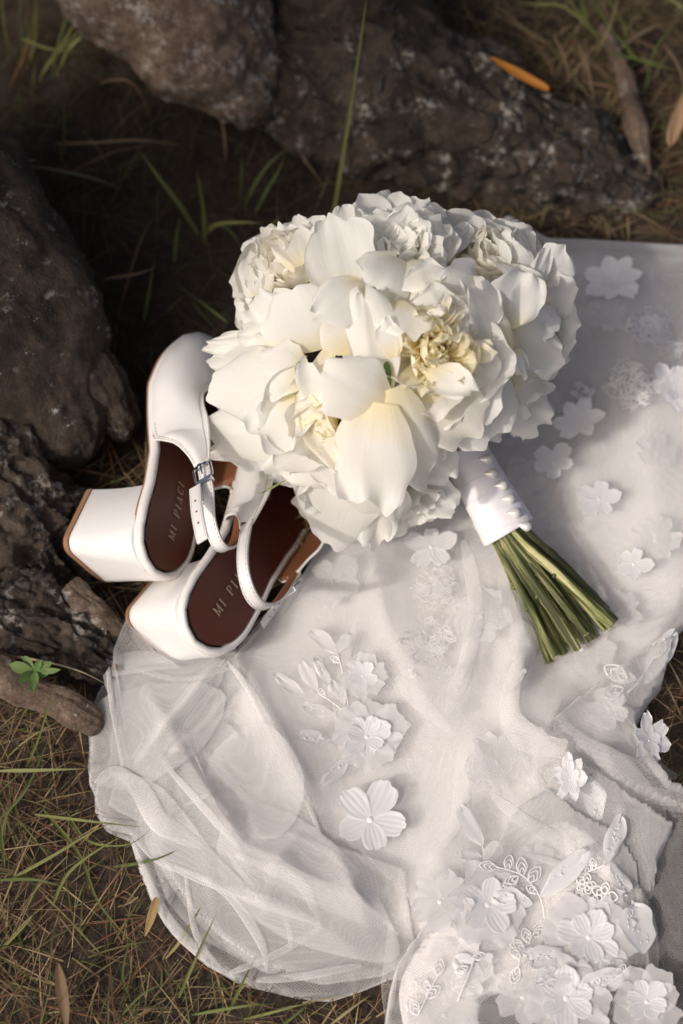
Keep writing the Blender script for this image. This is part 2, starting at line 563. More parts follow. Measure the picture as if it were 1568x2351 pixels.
root('root', pw([(-260, 1010, .03), (-60, 1170, .025), (60, 1280, .0), (180, 1390, -.02), (300, 1470, -.035)]), [.075, .080, .075, .058, .042, .03], BARK, tree, .014, 20, .007, .014, 150, 210, 11)
root('root', pw([(-60, 1395, .02), (80, 1450, .014), (200, 1500, .008), (290, 1560, .0)]), [.045, .042, .036, .03, .018], BARKD, tree, .012, 22, .006, .010, 100, 140, 13)
root('thin_root', pw([(150, 1352, .028), (200, 1395, .024), (255, 1445, .016), (330, 1530, -.004)]), [.013, .0125, .012, .012, .010], ROOTP, tree, .003, 40, .0012, .002, 40, 90, 15, 1.)
root('thin_root', pw([(-60, 1520, .035), (60, 1580, .032), (150, 1620, .026), (240, 1670, .012)]), [.014, .014, .013, .012, .010], ROOTP, tree, .003, 40, .0012, .002, 40, 90, 17, 1.)
root('thin_root', pw([(1380, 60, .012), (1430, 160, .014), (1455, 270, .016), (1490, 420, .01)]), [.006, .007, .009, .010, .006], ROOTP, tree, .002, 40, .001, .002, 30, 70, 19, 1.)

# ------------------------------------------------------------------ dress
def poly_xy(px, z, smooth=0):
    q = np.array([P(a, b, z)[:2] for a, b in px])
    if smooth:
        q = catmull(q, smooth, True)
    return q
def inside(x, y, pl):
    r = np.zeros(x.shape, bool)
    x0, y0 = pl[:, 0], pl[:, 1]
    x1, y1 = np.roll(x0, -1), np.roll(y0, -1)
    for a, b, c, d in zip(x0, y0, x1, y1):
        k = ((b > y) != (d > y))
        with np.errstate(divide='ignore', invalid='ignore'):
            r ^= k & (x < (c - a) * (y - b) / (d - b + 1e-15) + a)
    return r
def seg_dist(x, y, pl, closed=True):
    best = np.full(x.shape, 1e9); bx = x.copy(); by = y.copy()
    m = len(pl)
    for i in range(m if closed else m - 1):
        a = pl[i]; b = pl[(i + 1) % m]
        ab = b - a
        t = np.clip(((x - a[0]) * ab[0] + (y - a[1]) * ab[1]) / (ab @ ab + 1e-15), 0, 1)
        qx = a[0] + t * ab[0]; qy = a[1] + t * ab[1]
        d = np.hypot(x - qx, y - qy)
        k = d < best
        best[k] = d[k]; bx[k] = qx[k]; by[k] = qy[k]
    return best, bx, by

class Folds:
    """ridges drawn as picture polylines: (points, width m, height m)"""
    def __init__(s, lst):
        s.l = [(resample(catmull([tuple(P(a, b, .02)[:2]) for a, b in pts], 6), 16), w, h) for pts, w, h in lst]
    def __call__(s, x, y):
        z = np.zeros_like(x)
        for pl, w, h in s.l:
            # cheap box test
            k = (x > pl[:, 0].min() - 4 * w) & (x < pl[:, 0].max() + 4 * w) & (y > pl[:, 1].min() - 4 * w) & (y < pl[:, 1].max() + 4 * w)
            if not k.any(): continue
            d, qx, qy = seg_dist(x[k], y[k], pl, False)
            e0 = np.hypot(qx - pl[0, 0], qy - pl[0, 1]); e1 = np.hypot(qx - pl[-1, 0], qy - pl[-1, 1])
            tp = np.clip(np.minimum(e0, e1) / .03, .12, 1)
            z[k] += h * tp * (.75 * np.exp(-(d / w) ** 1.0) + .25 * np.exp(-(d / w) ** 2))
        return z

def crease(x, y, ang, k, seed, sharp=3.):
    """soft parallel pleats that wander, along direction ang"""
    u = -x * math.sin(ang) + y * math.cos(ang)
    v = x * math.cos(ang) + y * math.sin(ang)
    ph = k * u + 2.2 * wav(x, y, 11, seed) * 2 + 1.0 * np.sin(v * 9 + seed)
    return (1 - np.abs(np.sin(ph))) ** sharp * np.clip(.5 + 1.2 * wav(x, y, 17, seed + 5), 0, 1)

def sheet(name, pl, hfun, step, mat, parent, edge=0.):
    x0, y0 = pl.min(0) - step; x1, y1 = pl.max(0) + step
    xs = np.arange(x0, x1 + step, step); ys = np.arange(y0, y1 + step, step)
    X, Y = np.meshgrid(xs, ys)
    ny, nx = X.shape
    cx = (X[:-1, :-1] + X[1:, 1:]) / 2; cy = (Y[:-1, :-1] + Y[1:, 1:]) / 2
    keep = inside(cx, cy, pl)
    idx = np.arange(nx * ny).reshape(ny, nx)
    F = np.stack([idx[:-1, :-1], idx[:-1, 1:], idx[1:, 1:], idx[1:, :-1]], -1)
    cnt = np.zeros(nx * ny, int)
    np.add.at(cnt, F[keep].ravel(), 1)
    x = X.ravel().copy(); y = Y.ravel().copy()
    used = cnt > 0
    bd = used & (cnt < 4)
    d, qx, qy = np.zeros_like(x), x.copy(), y.copy()
    dd, ax, ay = seg_dist(x[used], y[used], pl)
    d[used] = dd
    tmp = np.zeros_like(x); tmpy = np.zeros_like(x)
    tmp[used] = ax; tmpy[used] = ay
    x[bd] = tmp[bd]; y[bd] = tmpy[bd]; d[bd] = 0
    remap = -np.ones(nx * ny, int)
    remap[used] = np.arange(used.sum())
    x, y, d = x[used], y[used], d[used]
    z = hfun(x, y, d)
    vs = np.stack([x, y, z], 1)
    fs = remap[F[keep]]
    vl, fl_ = vs.tolist(), fs.tolist()
    nf = len(fl_)
    if edge:
        # the turned edge of the fold: a soft rounded lip
        q = resample(np.r_[pl, pl[:1]], int(np.linalg.norm(np.diff(np.r_[pl, pl[:1]], axis=0), axis=1).sum() / .004))[:-1]
        zz = hfun(q[:, 0].copy(), q[:, 1].copy(), np.zeros(len(q)))
        tv, tf, _ = tube([(a, b, c) for (a, b), c in zip(q, zz)], edge, 6, closed=True)
        b0 = len(vl)
        vl += [tuple(v) for v in tv]
        fl_ += [tuple(i + b0 for i in f) for f in tf]
    me = mesh(name, vl, fl_, [mat, EDGE] if edge else mat)
    if edge:
        me.polygons.foreach_set('material_index', [0] * nf + [1] * (len(fl_) - nf))
    return obj(name, me, parent)

def puff(d, Rr, h):
    t = np.clip(d / Rr, 0, 1)
    return h * np.sqrt(np.clip(1 - (1 - t) ** 2, 0, 1))

dress = empty('wedding_dress', Matrix.Translation(P(1000, 1800, 0)))
tag(dress, 'white tulle wedding dress with floral appliques spread on the grass under the bouquet', 'dress')

# broad shape shared by all layers
F_BROAD = Folds([
    ([(1180, 1240), (1190, 1480), (1170, 1660), (1240, 1720), (1330, 1780)], .016, .016),
    ([(850, 1250), (880, 1420), (960, 1580), (1040, 1690)], .018, .012),
    ([(1090, 1330), (1060, 1560), (1030, 1650)], .012, .010),
    ([(1330, 1560), (1270, 1640), (1290, 1720), (1480, 1800)], .016, .014),
    ([(300, 1880), (420, 1900), (560, 1960), (720, 2040), (900, 2100)], .028, .018),
    ([(520, 1500), (640, 1690), (740, 1900)], .014, .018),
    ([(300, 1800), (380, 1790), (470, 1850), (560, 1980)], .018, .015),
    ([(1100, 1650), (1080, 1800), (1010, 1990), (930, 2160)], .018, .012),
    ([(1240, 1720), (1200, 1900), (1130, 1960)], .014, .010),
    ([(1390, 620), (1470, 900), (1500, 1200), (1540, 1400)], .03, .012),
])
def base_h(x, y):
    return .014 + F_BROAD(x, y) + .006 * facet(x, y, 4.5, 21) + .003 * facet(x, y, 9, 22)

OUT1 = [(735, 1238), (690, 1310), (610, 1400), (540, 1482), (400, 1500), (246, 1494), (240, 1540), (206, 1610), (203, 1700), (200, 1785), (213, 1810), (214, 1850), (240, 1895), (296, 1918), (318, 1990), (350, 2070), (400, 2140), (470, 2205), (560, 2255), (680, 2285), (760, 2288), (830, 2265), (900, 2235), (1000, 2250), (1200, 2240), (1400, 2200), (1490, 2100), (1500, 2000), (1545, 1900), (1530, 1830), (1460, 1740), (1465, 1655), (1510, 1570), (1560, 1440), (1700, 1300), (1760, 900), (1720, 600), (1560, 562), (1350, 552), (1200, 560), (1000, 700), (820, 1000)]
poly1 = poly_xy(OUT1, .012)
def h1(x, y, d=None):
    z = base_h(x, y) + .003 * facet(x, y, 11, 31, 3)
    if d is None: return z
    return np.minimum(puff(d, .03, .03), z) * 1. - .002
IN = [(760, 1260), (700, 1330), (600, 1450), (540, 1580), (440, 1700), (400, 1800), (440, 1900), (520, 1960), (600, 2010), (700, 2060), (820, 2110), (1000, 2160), (1200, 2170), (1330, 2130), (1400, 2020), (1440, 1900), (1430, 1780), (1400, 1700), (1440, 1600), (1500, 1500), (1600, 1300), (1700, 900), (1650, 640), (1500, 590), (1300, 590), (1000, 760)]
poly0 = poly_xy(IN, .010, 4)
def h0(x, y, d=None):
    z = base_h(x, y) * .72 - .002 + .0012 * wav(x, y, 60, 41)
    if d is None: return z
    return np.minimum(puff(d, .02, .02), z)
sheet('lining', poly0, h0, .004, LINING, dress)
cen_ = poly1.mean(0)
UND = [(735, 1240), (690, 1320), (560, 1490), (300, 1540), (250, 1640), (245, 1760), (300, 1850), (345, 1960), (380, 2060), (450, 2140), (560, 2200), (700, 2230), (840, 2200), (1000, 2230), (1200, 2240), (1400, 2200), (1490, 2100), (1500, 2000), (1530, 1900), (1460, 1740), (1465, 1655), (1510, 1570), (1560, 1440), (1700, 1300), (1760, 900), (1720, 600), (1560, 575), (1350, 565), (1200, 570), (1000, 700), (820, 1000)]
sheet('tulle_underlayer', poly_xy(UND, .012), lambda x, y, d: h1(x, y, d) * .55 + .001, .003, TULLE, dress)
sheet('tulle_layer', poly1, h1, .0024, TULLE, dress, .0006)

# middle layer on the left: radiating folded net
F_MID = Folds([
    ([(300, 1780), (420, 1640), (520, 1500)], .006, .008),
    ([(330, 1560), (400, 1700), (520, 1900), (620, 2100)], .007, .006),
    ([(250, 1500), (270, 1700), (300, 1790)], .005, .006),
    ([(560, 1560), (470, 1680), (350, 1790)], .006, .007),
    ([(560, 1950), (700, 2040), (800, 2080), (900, 2110)], .007, .007),
    ([(430, 2030), (600, 2080), (760, 2150), (880, 2230)], .007, .006),
    ([(360, 2040), (520, 2200), (700, 2270)], .008, .006),
    ([(480, 1950), (500, 2100), (560, 2240)], .006, .005),
    ([(700, 1900), (640, 2010), (600, 2150)], .008, .006),
    ([(740, 1900), (820, 2080), (870, 2200)], .008, .007),
])
MID = [(546, 1478), (620, 1650), (760, 1920), (940, 1990), (960, 2180), (880, 2225), (740, 2246), (600, 2215), (500, 2150), (440, 2090), (385, 2010), (340, 1930), (340, 1880), (240, 1830), (260, 1790), (290, 1760), (262, 1640), (256, 1512)]
polyM = poly_xy(MID, .02)
def hM(x, y, d=None):
    z = h1(x, y) + .004 + F_MID(x, y) + .0025 * facet(x, y, 13, 51, 3)
    if d is None: return z
    return np.minimum(puff(d, .022, .040) + .001, z)
sheet('tulle_fold', polyM, hM, .0022, SHARD, dress, .0005)

SHARDS = [
    [(246, 1494), (520, 1512), (366, 1735), (284, 1778), (262, 1640)],
    [(520, 1512), (604, 1640), (738, 1905), (600, 1890), (470, 1850), (366, 1735)],
    [(250, 1586), (400, 1560), (520, 1600), (420, 1760), (300, 1800), (205, 1780), (198, 1700), (202, 1625)],
    [(285, 1500), (560, 1520), (640, 1700), (500, 1760), (330, 1700)],
    [(214, 1810), (236, 1770), (290, 1765), (380, 1820), (480, 1950), (600, 2080), (420, 2000), (310, 1915), (240, 1890)],
    [(320, 1980), (480, 1960), (720, 2060), (900, 2140), (860, 2240), (700, 2260), (520, 2220), (400, 2120)],
    [(560, 1850), (720, 1900), (880, 2080), (900, 2200), (640, 2150), (500, 2000)],
    [(430, 2080), (600, 2010), (800, 2100), (880, 2200), (760, 2270), (560, 2240)],
    [(600, 1660), (700, 1800), (640, 1930), (520, 1900), (480, 1740)]]
for k, pl_ in enumerate(SHARDS[::2]):
    pp = poly_xy(pl_, .03, 4)
    sheet('tulle_pleat', pp, lambda x, y, d, k=k: hM(x, y) + .0012 + .0011 * k + .0025 * facet(x, y, 8, 300 + k, 3), .0026, SHARD, dress)

# upper layer: the appliqued skirt from the diagonal fold edge to the right
F_TOP = Folds([
    ([(1075, 1230), (1120, 1420), (1215, 1600)], .007, .006),
    ([(860, 1260), (890, 1480), (980, 1610)], .010, .006),
    ([(1215, 1490), (1180, 1640), (1215, 1700), (1290, 1720)], .006, .012),
    ([(1000, 1560), (960, 1680), (940, 1800)], .009, .005),
    ([(1060, 1640), (1120, 1800), (1180, 1900)], .008, .005),
    ([(1330, 1700), (1290, 1830), (1270, 1900)], .006, .008),
    ([(560, 1560), (680, 1540), (800, 1480)], .02, .006),
    ([(1300, 1000), (1340, 1200), (1330, 1400)], .012, .005),
    ([(1150, 1260), (1290, 1420), (1460, 1440), (1568, 1400)], .007, .006),
    ([(1480, 620), (1440, 800), (1500, 1000)], .015, .006),
    ([(900, 1900), (1000, 1990), (1060, 2100)], .010, .006),
])
TOP = [(728, 1240), (690, 1310), (618, 1392), (540, 1484), (524, 1502), (560, 1560), (604, 1640), (660, 1750), (738, 1905), (830, 1960), (930, 2060), (1000, 2160), (1150, 2150), (1330, 2080), (1370, 1960), (1330, 1860), (1300, 1770), (1320, 1700), (1260, 1690), (1300, 1610), (1390, 1560), (1470, 1500), (1560, 1435), (1700, 1300), (1740, 900), (1700, 600), (1568, 580), (1360, 566), (1200, 580), (1000, 740), (830, 1010)]
polyT = poly_xy(TOP, .03)
def hT(x, y, d=None):
    z = h1(x, y) + .0065 + F_TOP(x, y) + .003 * facet(x, y, 10, 61, 3)
    if d is None: return z
    return np.minimum(puff(d, .02, .06) + .006, z)
sheet('tulle_overlayer', polyT, hT, .0024, TULLE2, dress, .0006)

# folded-back hem in the lower right corner, with lace
F_HEM = Folds([
    ([(905, 2200), (1000, 2100), (1120, 1990), (1200, 1900)], .010, .007),
    ([(1000, 2350), (1060, 2250), (1200, 2200), (1380, 2180)], .009, .006),
    ([(1290, 1900), (1400, 2010), (1470, 2120)], .008, .008),
    ([(1150, 2360), (1240, 2260), (1420, 2230), (1500, 2160)], .008, .007),
    ([(930, 2180), (960, 2300), (1010, 2380)], .007, .005),
])
HEM = [(915, 2195), (1010, 2060), (1120, 1960), (1180, 1850), (1260, 1800), (1340, 1860), (1420, 1900), (1465, 1960), (1490, 2080), (1500, 2180), (1490, 2300), (1530, 2420), (1200, 2450), (880, 2430), (886, 2340), (898, 2260)]
polyH = poly_xy(HEM, .03)
def hH(x, y, d=None):
    z = h1(x, y) * .8 + .016 + F_HEM(x, y) + .003 * facet(x, y, 11, 71, 3)
    if d is None: return z
    return np.minimum(puff(d, .02, .06) + .004, z)
sheet('hem_fold', polyH, hH, .0024, TULLE, dress, .0006)
sheet('hem_underfold', poly_xy([(925, 2230), (1010, 2100), (1130, 2010), (1260, 1880), (1400, 1940), (1440, 2080), (1440, 2200), (1380, 2215), (1200, 2260), (1110, 2290), (1090, 2420), (960, 2420), (925, 2330)], .02, 3), lambda x, y, d: np.minimum(puff(d, .02, .05) + .003, hH(x, y) - .007), .003, LINING, dress)

# frilled flaps along the right side
F_R = Folds([
    ([(1300, 1720), (1400, 1760), (1568, 1790)], .008, .010),
    ([(1340, 1600), (1420, 1640), (1480, 1700), (1560, 1790)], .008, .010),
    ([(1420, 1480), (1440, 1560), (1400, 1640)], .008, .010),
    ([(1260, 1760), (1380, 1840), (1500, 1900)], .008, .008),
    ([(1500, 1820), (1480, 1950), (1540, 2100), (1560, 2200)], .009, .008),
])
for nm, pl_, add in (
        ('frill_flap', [(1290, 1700), (1250, 1660), (1330, 1590), (1450, 1500), (1560, 1440), (1530, 1555), (1492, 1600), (1462, 1655), (1482, 1705), (1545, 1785), (1640, 1815), (1640, 1850), (1520, 1830), (1400, 1790)], .016),
        ('side_flap', [(1230, 1760), (1300, 1730), (1420, 1790), (1560, 1880), (1520, 1960), (1510, 2040), (1440, 2060), (1330, 1960), (1250, 1860)], .010),
        ('train_edge', [(1430, 1850), (1520, 1800), (1660, 1850), (1700, 2200), (1640, 2430), (1500, 2430), (1510, 2300), (1500, 2150), (1480, 2000)], .004)):
    pp = poly_xy(pl_, .03)
    sheet(nm, pp, lambda x, y, d, a=add: np.minimum(puff(d, .02, .06) + .004, base_h(x, y) + a + F_R(x, y) + .003 * facet(x, y, 12, 81, 3)), .0024, TULLE if nm != 'train_edge' else TULLE2, dress)
# little corner of net behind the heel
pp = poly_xy([(292, 1428), (310, 1440), (360, 1505), (420, 1540), (260, 1560), (262, 1500)], .02)
sheet('net_corner', pp, lambda x, y, d: .018 + .008 * np.exp(-(d / .006) ** 2) + .003 * wav(x, y, 90, 91), .002, TULLE, dress)
# hem behind the bouquet, upper right
pp = poly_xy([(1120, 600), (1130, 520), (1165, 490), (1260, 545), (1350, 548), (1640, 565), (1640, 640), (1300, 700)], .02)
sheet('train_back', pp, lambda x, y, d: .012 + np.minimum(puff(d, .02, .02), .02) + .003 * crease(x, y, R(-10), 70, 95, 3), .003, TULLE2, dress)

def pleat(pts, wpx, h, hf, par, rise=.6, seed=0):
    """a rounded standing fold of net along picture positions, tapering at both ends"""
    n, m = 40, 9
    q = resample(catmull([tuple(p) for p in pts], 8), n)
    P3 = [Ph(a, b, hf, .001) for a, b in q]
    W_ = wpx * WID / 1568
    r = random.Random(seed)
    ph = r.uniform(0, 6)
    vs = []
    for k in range(n):
        t = k / (n - 1)
        tn = P3[min(k + 1, n - 1)] - P3[max(k - 1, 0)]
        sd = Vector((tn.y, -tn.x, 0)).normalized()
        wd = W_ * (.12 + .88 * math.sin(math.pi * min(1, max(0, t * .92 + .04))) ** .7) * (1 + .15 * math.sin(7 * t + ph))
        for i in range(m):
            a = math.pi * i / (m - 1)
            p = P3[k] + sd * (math.cos(a) * wd / 2 + .15 * wd * math.sin(5 * t + ph) * math.sin(a))
            z = float(hf((p.x,), (p.y,))[0])
            vs.append((p.x, p.y, z + .0004 + math.sin(a) * wd * rise))
    fs = [(k * m + i, k * m + i + 1, (k + 1) * m + i + 1, (k + 1) * m + i) for k in range(n - 1) for i in range(m - 1)]
    return obj('tulle_pleat', mesh('tulle_pleat', vs, fs, SHARD if hf is hMs else PLEAT), par)

# ------------------------------------------------------------------ appliques on the dress
def petal_grid(L, W, cup=.4, bend=.3, th0=0., curl=0., ruf=0., notch=.0, tip=.62, drop=.28, seed=0, nu=9, nv=9, groove=0., ng=5, wavek=3., base=.2, pinch=0.):
    r = random.Random(seed)
    ph = [r.uniform(0, 6.28) for _ in range(6)]
    asy = r.uniform(-.14, .14) if not groove else 0.; skew = r.uniform(-.12, .12) if not groove else 0.; pw_ = r.uniform(1.9, 3.0)
    vs, uv = [], []
    cy = cz = 0.
    for j in range(nv):
        t0_ = 1 - (1 - max(0, j - 1) / (nv - 1)) ** 1.4
        t = 1 - (1 - j / (nv - 1)) ** 1.4
        th = th0 + bend * t + curl * max(0., t - .62) ** 2 * 7
        if j:
            dt = L * (t - t0_)
            cy += math.cos(th) * dt; cz += math.sin(th) * dt
        tm = .56
        sm = min(1., t / tm)
        sm = math.sin(sm * math.pi / 2) ** .9 if sm > 0 else 0
        wd = base + (1 - base) * sm
        if t > tm:
            ff = (1 - tip ** pw_) ** (1 / pw_)
            wd *= (1 - ((t - tm) / (1 - tm) * ff) ** pw_) ** (1 / pw_)
        hw = W / 2 * wd
        ny, nz = -math.sin(th), math.cos(th)
        ty, tz = math.cos(th), math.sin(th)
        cu = cup * (.55 + .45 * t) + 1e-4
        for i in range(nu):
            s = -1 + 2 * i / (nu - 1)
            ang = cu * s
            rad = hw / cu
            x = rad * math.sin(ang)
            o = rad * (1 - math.cos(ang)) if cu > 0 else -abs(rad) * (1 - math.cos(ang))
            e = max(abs(s) ** 3, t ** 4)
            o += ruf * L * e * (.6 * math.sin(wavek * s * 2 + t * 4 + ph[0]) + .4 * math.sin(wavek * 2.3 * s + ph[1] + t * 6))
            o += ruf * .35 * L * t * math.sin(3.1 * s + ph[4]) * math.cos(2.7 * t + ph[5])
            o += groove * math.cos(ng * math.pi * s) * min(1, t * 2.5) * (1 - .3 * t)
            o -= pinch * L * math.exp(-(s / .16) ** 2) * t
            dy = -L * drop * t ** 3 * s * s + L * notch * t ** 4 * (1.5 * math.sin(3.3 * s + ph[2]) + .9 * math.sin(7.1 * s + ph[3]) + .3 * math.sin(14.3 * s + ph[0]))
            x *= 1 + asy * s + notch * abs(s) ** 3 * (2.2 * math.sin(6 * t + ph[3] + s) + 1.2 * math.sin(14 * t + ph[1] + 2 * s) + .25 * math.sin(24 * t + ph[2]))
            x += skew * W * t * t
            vs.append((x, cy + ty * dy + ny * o, cz + tz * dy + nz * o))
            uv.append((i / (nu - 1), t))
    fs = [(j * nu + i, j * nu + i + 1, (j + 1) * nu + i + 1, (j + 1) * nu + i) for j in range(nv - 1) for i in range(nu - 1)]
    return vs, fs, uv

def petal_mesh(name, mat, **kw):
    v, f, u = petal_grid(**kw)
    return mesh(name, v, f, mat, uvs=u)

def cache(h):
    x0, y0, st = -.45, -.62, .003
    X, Y = np.meshgrid(np.arange(x0, .5, st), np.arange(y0, .42, st))
    Z = h(X.ravel(), Y.ravel()).reshape(X.shape).tolist()
    ny, nx = X.shape
    def f(x, y):
        a = min(max((float(x[0]) - x0) / st, 0), nx - 1.001); b = min(max((float(y[0]) - y0) / st, 0), ny - 1.001)
        i, j = int(a), int(b); a -= i; b -= j
        return [(Z[j][i] * (1 - a) + Z[j][i + 1] * a) * (1 - b) + (Z[j + 1][i] * (1 - a) + Z[j + 1][i + 1] * a) * b]
    return f

def surf_n(h, p, e=.004):
    a = lambda x, y: float(h((x,), (y,))[0])
    return Vector((-(a(p.x + e, p.y) - a(p.x - e, p.y)) / (2 * e), -(a(p.x, p.y + e) - a(p.x, p.y - e)) / (2 * e), 1)).normalized()

AP = [petal_mesh('applique_petal', APPL, L=.5, W=.40, cup=.55, bend=.5, th0=-.1, ruf=.03, notch=.02, tip=.7, drop=.08, seed=s, nu=17, nv=8, groove=.012, ng=5, base=.22) for s in range(4)]
APPLT = m_satin('applique_taffeta', (.90, .89, .89), .5, 90, .35, .06)
AF2 = [petal_mesh('applique_petal', APPLT, L=.5, W=.33, cup=.45, bend=.4, ruf=.06, notch=.03, tip=.75, drop=.06, seed=s + 29, nu=11, nv=8, base=.3) for s in range(4)]
AF = [petal_mesh('applique_petal', APPLF, L=.5, W=.44, cup=.3, bend=.3, ruf=.06, notch=.03, tip=.75, drop=.06, seed=s + 9, nu=11, nv=8, base=.3) for s in range(4)]
CENTRE = mesh('centre', *tube([(0, 0, -.05), (0, 0, .01), (0, 0, .03)], [.05, .045, .015], 8)[:2], CORD)

def a_flower(px, py, d, h, n=5, inner=True, flat=False, rot=0., lift=.001, seed=0, sq=1., tilt=None, lay=None, skip=()):
    r = random.Random(seed + int(px))
    p = Ph(px, py, h, lift)
    nn = surf_n(h, p)
    if tilt: nn = (nn + Vector(tilt)).normalized()
    D = d * WID / 1568 * .95
    M = frame(p, Vector((math.sin(rot), math.cos(rot), 0)), nn) @ Matrix.Diagonal((D * sq, D, D * .5, 1))
    root_ = obj('applique_flower', CENTRE, dress, M)
    for ring in ((0, 1) if inner else (0,)):
        ms = AF if flat else (AF2 if lift > .003 else AF) if (ring == 0 and inner) else AP
        m = n + (1 if ring == 0 and inner else 0)
        sc = 1.0 if (ring == 0) else .66
        for k in range(m):
            if k in skip and ring == 0: continue
            a = 6.283 * k / m + r.uniform(-.12, .12) + ring * .5
            el_ = (r.uniform(-.05, .15) if not flat else .02) + ring * r.uniform(.05, .3)
            y = Vector((math.cos(a) * math.cos(el_), math.sin(a) * math.cos(el_), math.sin(el_)))
            z = Vector((-math.cos(a) * math.sin(el_), -math.sin(a) * math.sin(el_), math.cos(el_)))
            s = sc * r.uniform(.8, 1.12)
            obj('petal', r.choice(ms), root_, M @ frame((math.cos(a) * .03, math.sin(a) * .03, .015 * ring), y, z) @ Matrix.Scale(s, 4))
    return root_

def cord_loop(A, h, pts, rad=.0005, off=.0018, closed=False):
    q = catmull(pts, 5, closed)
    A.add(*tube([Ph(a, b, h, off) for a, b in q], rad, 5, closed=closed)[:2])

def a_leaf(x0, y0, x1, y1, wpx, h, cord=True, mat=None, seed=0, lift=.0014, bend=.08):
    r = random.Random(seed)
    a = Ph(x0, y0, h, lift); b = Ph(x1, y1, h, lift + .001)
    L = (b - a).length
    W_ = wpx * WID / 1568
    v, f, u = petal_grid(L, W_, cup=.14, bend=bend, th0=-bend / 2, ruf=.06, notch=.05, tip=.1, drop=.0, seed=seed, nu=7, nv=12, base=.12, pinch=.05)
    M = frame(a, b - a, surf_n(h, a))
    o = obj('applique_leaf', mesh('applique_leaf', v, f, mat or APPL, uvs=u), dress, M)
    if cord:
        A = Acc()
        for k in range(16):
            jj = r.randint(2, 9); ii = r.choice((2, 3, 3, 4))
            c = Vector(v[jj * 7 + ii]) + Vector((r.uniform(-.1, .1) * W_, r.uniform(-.03, .03) * L, .0005))
            dv = Vector((r.uniform(-.5, .5), 1, 0)).normalized() * r.uniform(.0008, .0018)
            A.add(*tube([c - dv, c + Vector((0, 0, .0002)), c + dv], [.00015, .0003, .00015], 5)[:2])
        obj('beading', mesh('beading', A.v, A.f, CORD), o, M)
    return o

def cord_flower(px, py, d, h, seed=0, n=5, off=.002, rad=.0007):
    r = random.Random(seed)
    A = Acc()
    for k in range(n):
        a = 6.283 * k / n + r.uniform(-.2, .2)
        c, s = math.cos(a), math.sin(a)
        for q in (1., .66):
            l = d / 2 * r.uniform(.85, 1.1) * q
            w_ = l * .34
            pts = [(px + c * l * .15, py + s * l * .15), (px + c * l * .6 - s * w_, py + s * l * .6 + c * w_), (px + c * l, py + s * l), (px + c * l * .6 + s * w_, py + s * l * .6 - c * w_)]
            cord_loop(A, h, pts, rad, off, True)
    return obj('embroidered_flower', mesh('embroidered_flower', A.v, A.f, CORD), dress)

def cord_spray(pts, leaves, h, seed=0, off=.0012, rad=.00042):
    """embroidered stem with looped leaves"""
    r = random.Random(seed)
    A = Acc()
    cord_loop(A, h, pts, rad * 1.2, off)
    for (x, y, ang, l) in leaves:
        c, s = math.cos(R(ang)), -math.sin(R(ang))
        for q in (1., .72, .42):
            ll = l * q; w_ = ll * .3
            cord_loop(A, h, [(x, y), (x + c * ll * .5 - s * w_, y + s * ll * .5 + c * w_), (x + c * ll, y + s * ll), (x + c * ll * .5 + s * w_, y + s * ll * .5 - c * w_)], rad, off, True)
    return obj('embroidered_spray', mesh('embroidered_spray', A.v, A.f, CORD), dress)

def cord_lace(px, py, wx, wy, h, seed, n=9, off=.0015):
    """raised lace patch of scribbled loops"""
    r = random.Random(seed)
    A = Acc()
    for k in range(n):
        a = 6.283 * k / n * 2.4 + r.uniform(-.3, .3); q = math.sqrt(r.random()) * .8
        x = px + math.cos(a) * q * wx * .45; y = py + math.sin(a) * q * wy * .45
        pts = []
        d = r.uniform(.10, .2) * min(wx, wy)
        m = r.randint(9, 14)
        for i in range(m):
            b = a + i * r.uniform(.55, .95)
            rr = d * (.45 + .55 * abs(math.sin(i * 1.9 + k)))
            pts.append((x + math.cos(b) * rr + i * r.uniform(-1.2, 1.2), y + math.sin(b) * rr))
        cord_loop(A, h, pts, .0003, off)
    return obj('lace_patch', mesh('lace_patch', A.v, A.f, CORD), dress)

hTs, hHs, hMs = cache(hT), cache(hH), cache(hM)
for k, (pts, wp) in enumerate([
        ([(517, 1512), (380, 1707), (280, 1742)], 16), ([(280, 1742), (360, 1722), (450, 1722)], 12), ([(244, 1500), (262, 1640), (284, 1764)], 14), ([(262, 1507), (285, 1642), (300, 1760)], 10),
        ([(340, 1672), (390, 1762), (550, 1947)], 18), ([(220, 1802), (262, 1772), (320, 1812), (375, 1892), (465, 1942)], 44), ([(295, 1907), (380, 1982), (435, 2002)], 20),
        ([(380, 1982), (500, 2032), (685, 2097), (740, 2127)], 26), ([(525, 1957), (560, 2010), (600, 2062)], 12), ([(540, 1960), (625, 1997), (695, 2032), (735, 2117)], 22), ([(302, 1926), (380, 2100), (480, 2205), (540, 2245)], 22),
        ([(425, 1997), (450, 2142), (500, 2212)], 14), ([(460, 2012), (530, 2062), (600, 2162), (615, 2235)], 20), ([(650, 2092), (665, 2140), (670, 2182)], 12), ([(525, 2235), (650, 2182), (740, 2127)], 16),
        ([(522, 1517), (595, 1617), (700, 1827), (735, 1915)], 20), ([(635, 1692), (615, 1760), (600, 1822)], 10), ([(525, 1520), (430, 1600), (350, 1682)], 12), ([(300, 1530), (420, 1560), (540, 1530)], 16),
        ([(420, 1850), (560, 1790), (660, 1760)], 14), ([(330, 1600), (420, 1680), (470, 1780)], 14), ([(590, 2250), (700, 2240), (830, 2215)], 18), ([(784, 2002), (850, 2080), (914, 2142)], 16), ([(560, 1860), (640, 1900), (760, 1960), (860, 2060)], 18)]):
    pleat(pts, wp, 0, hMs, dress, .45, k)
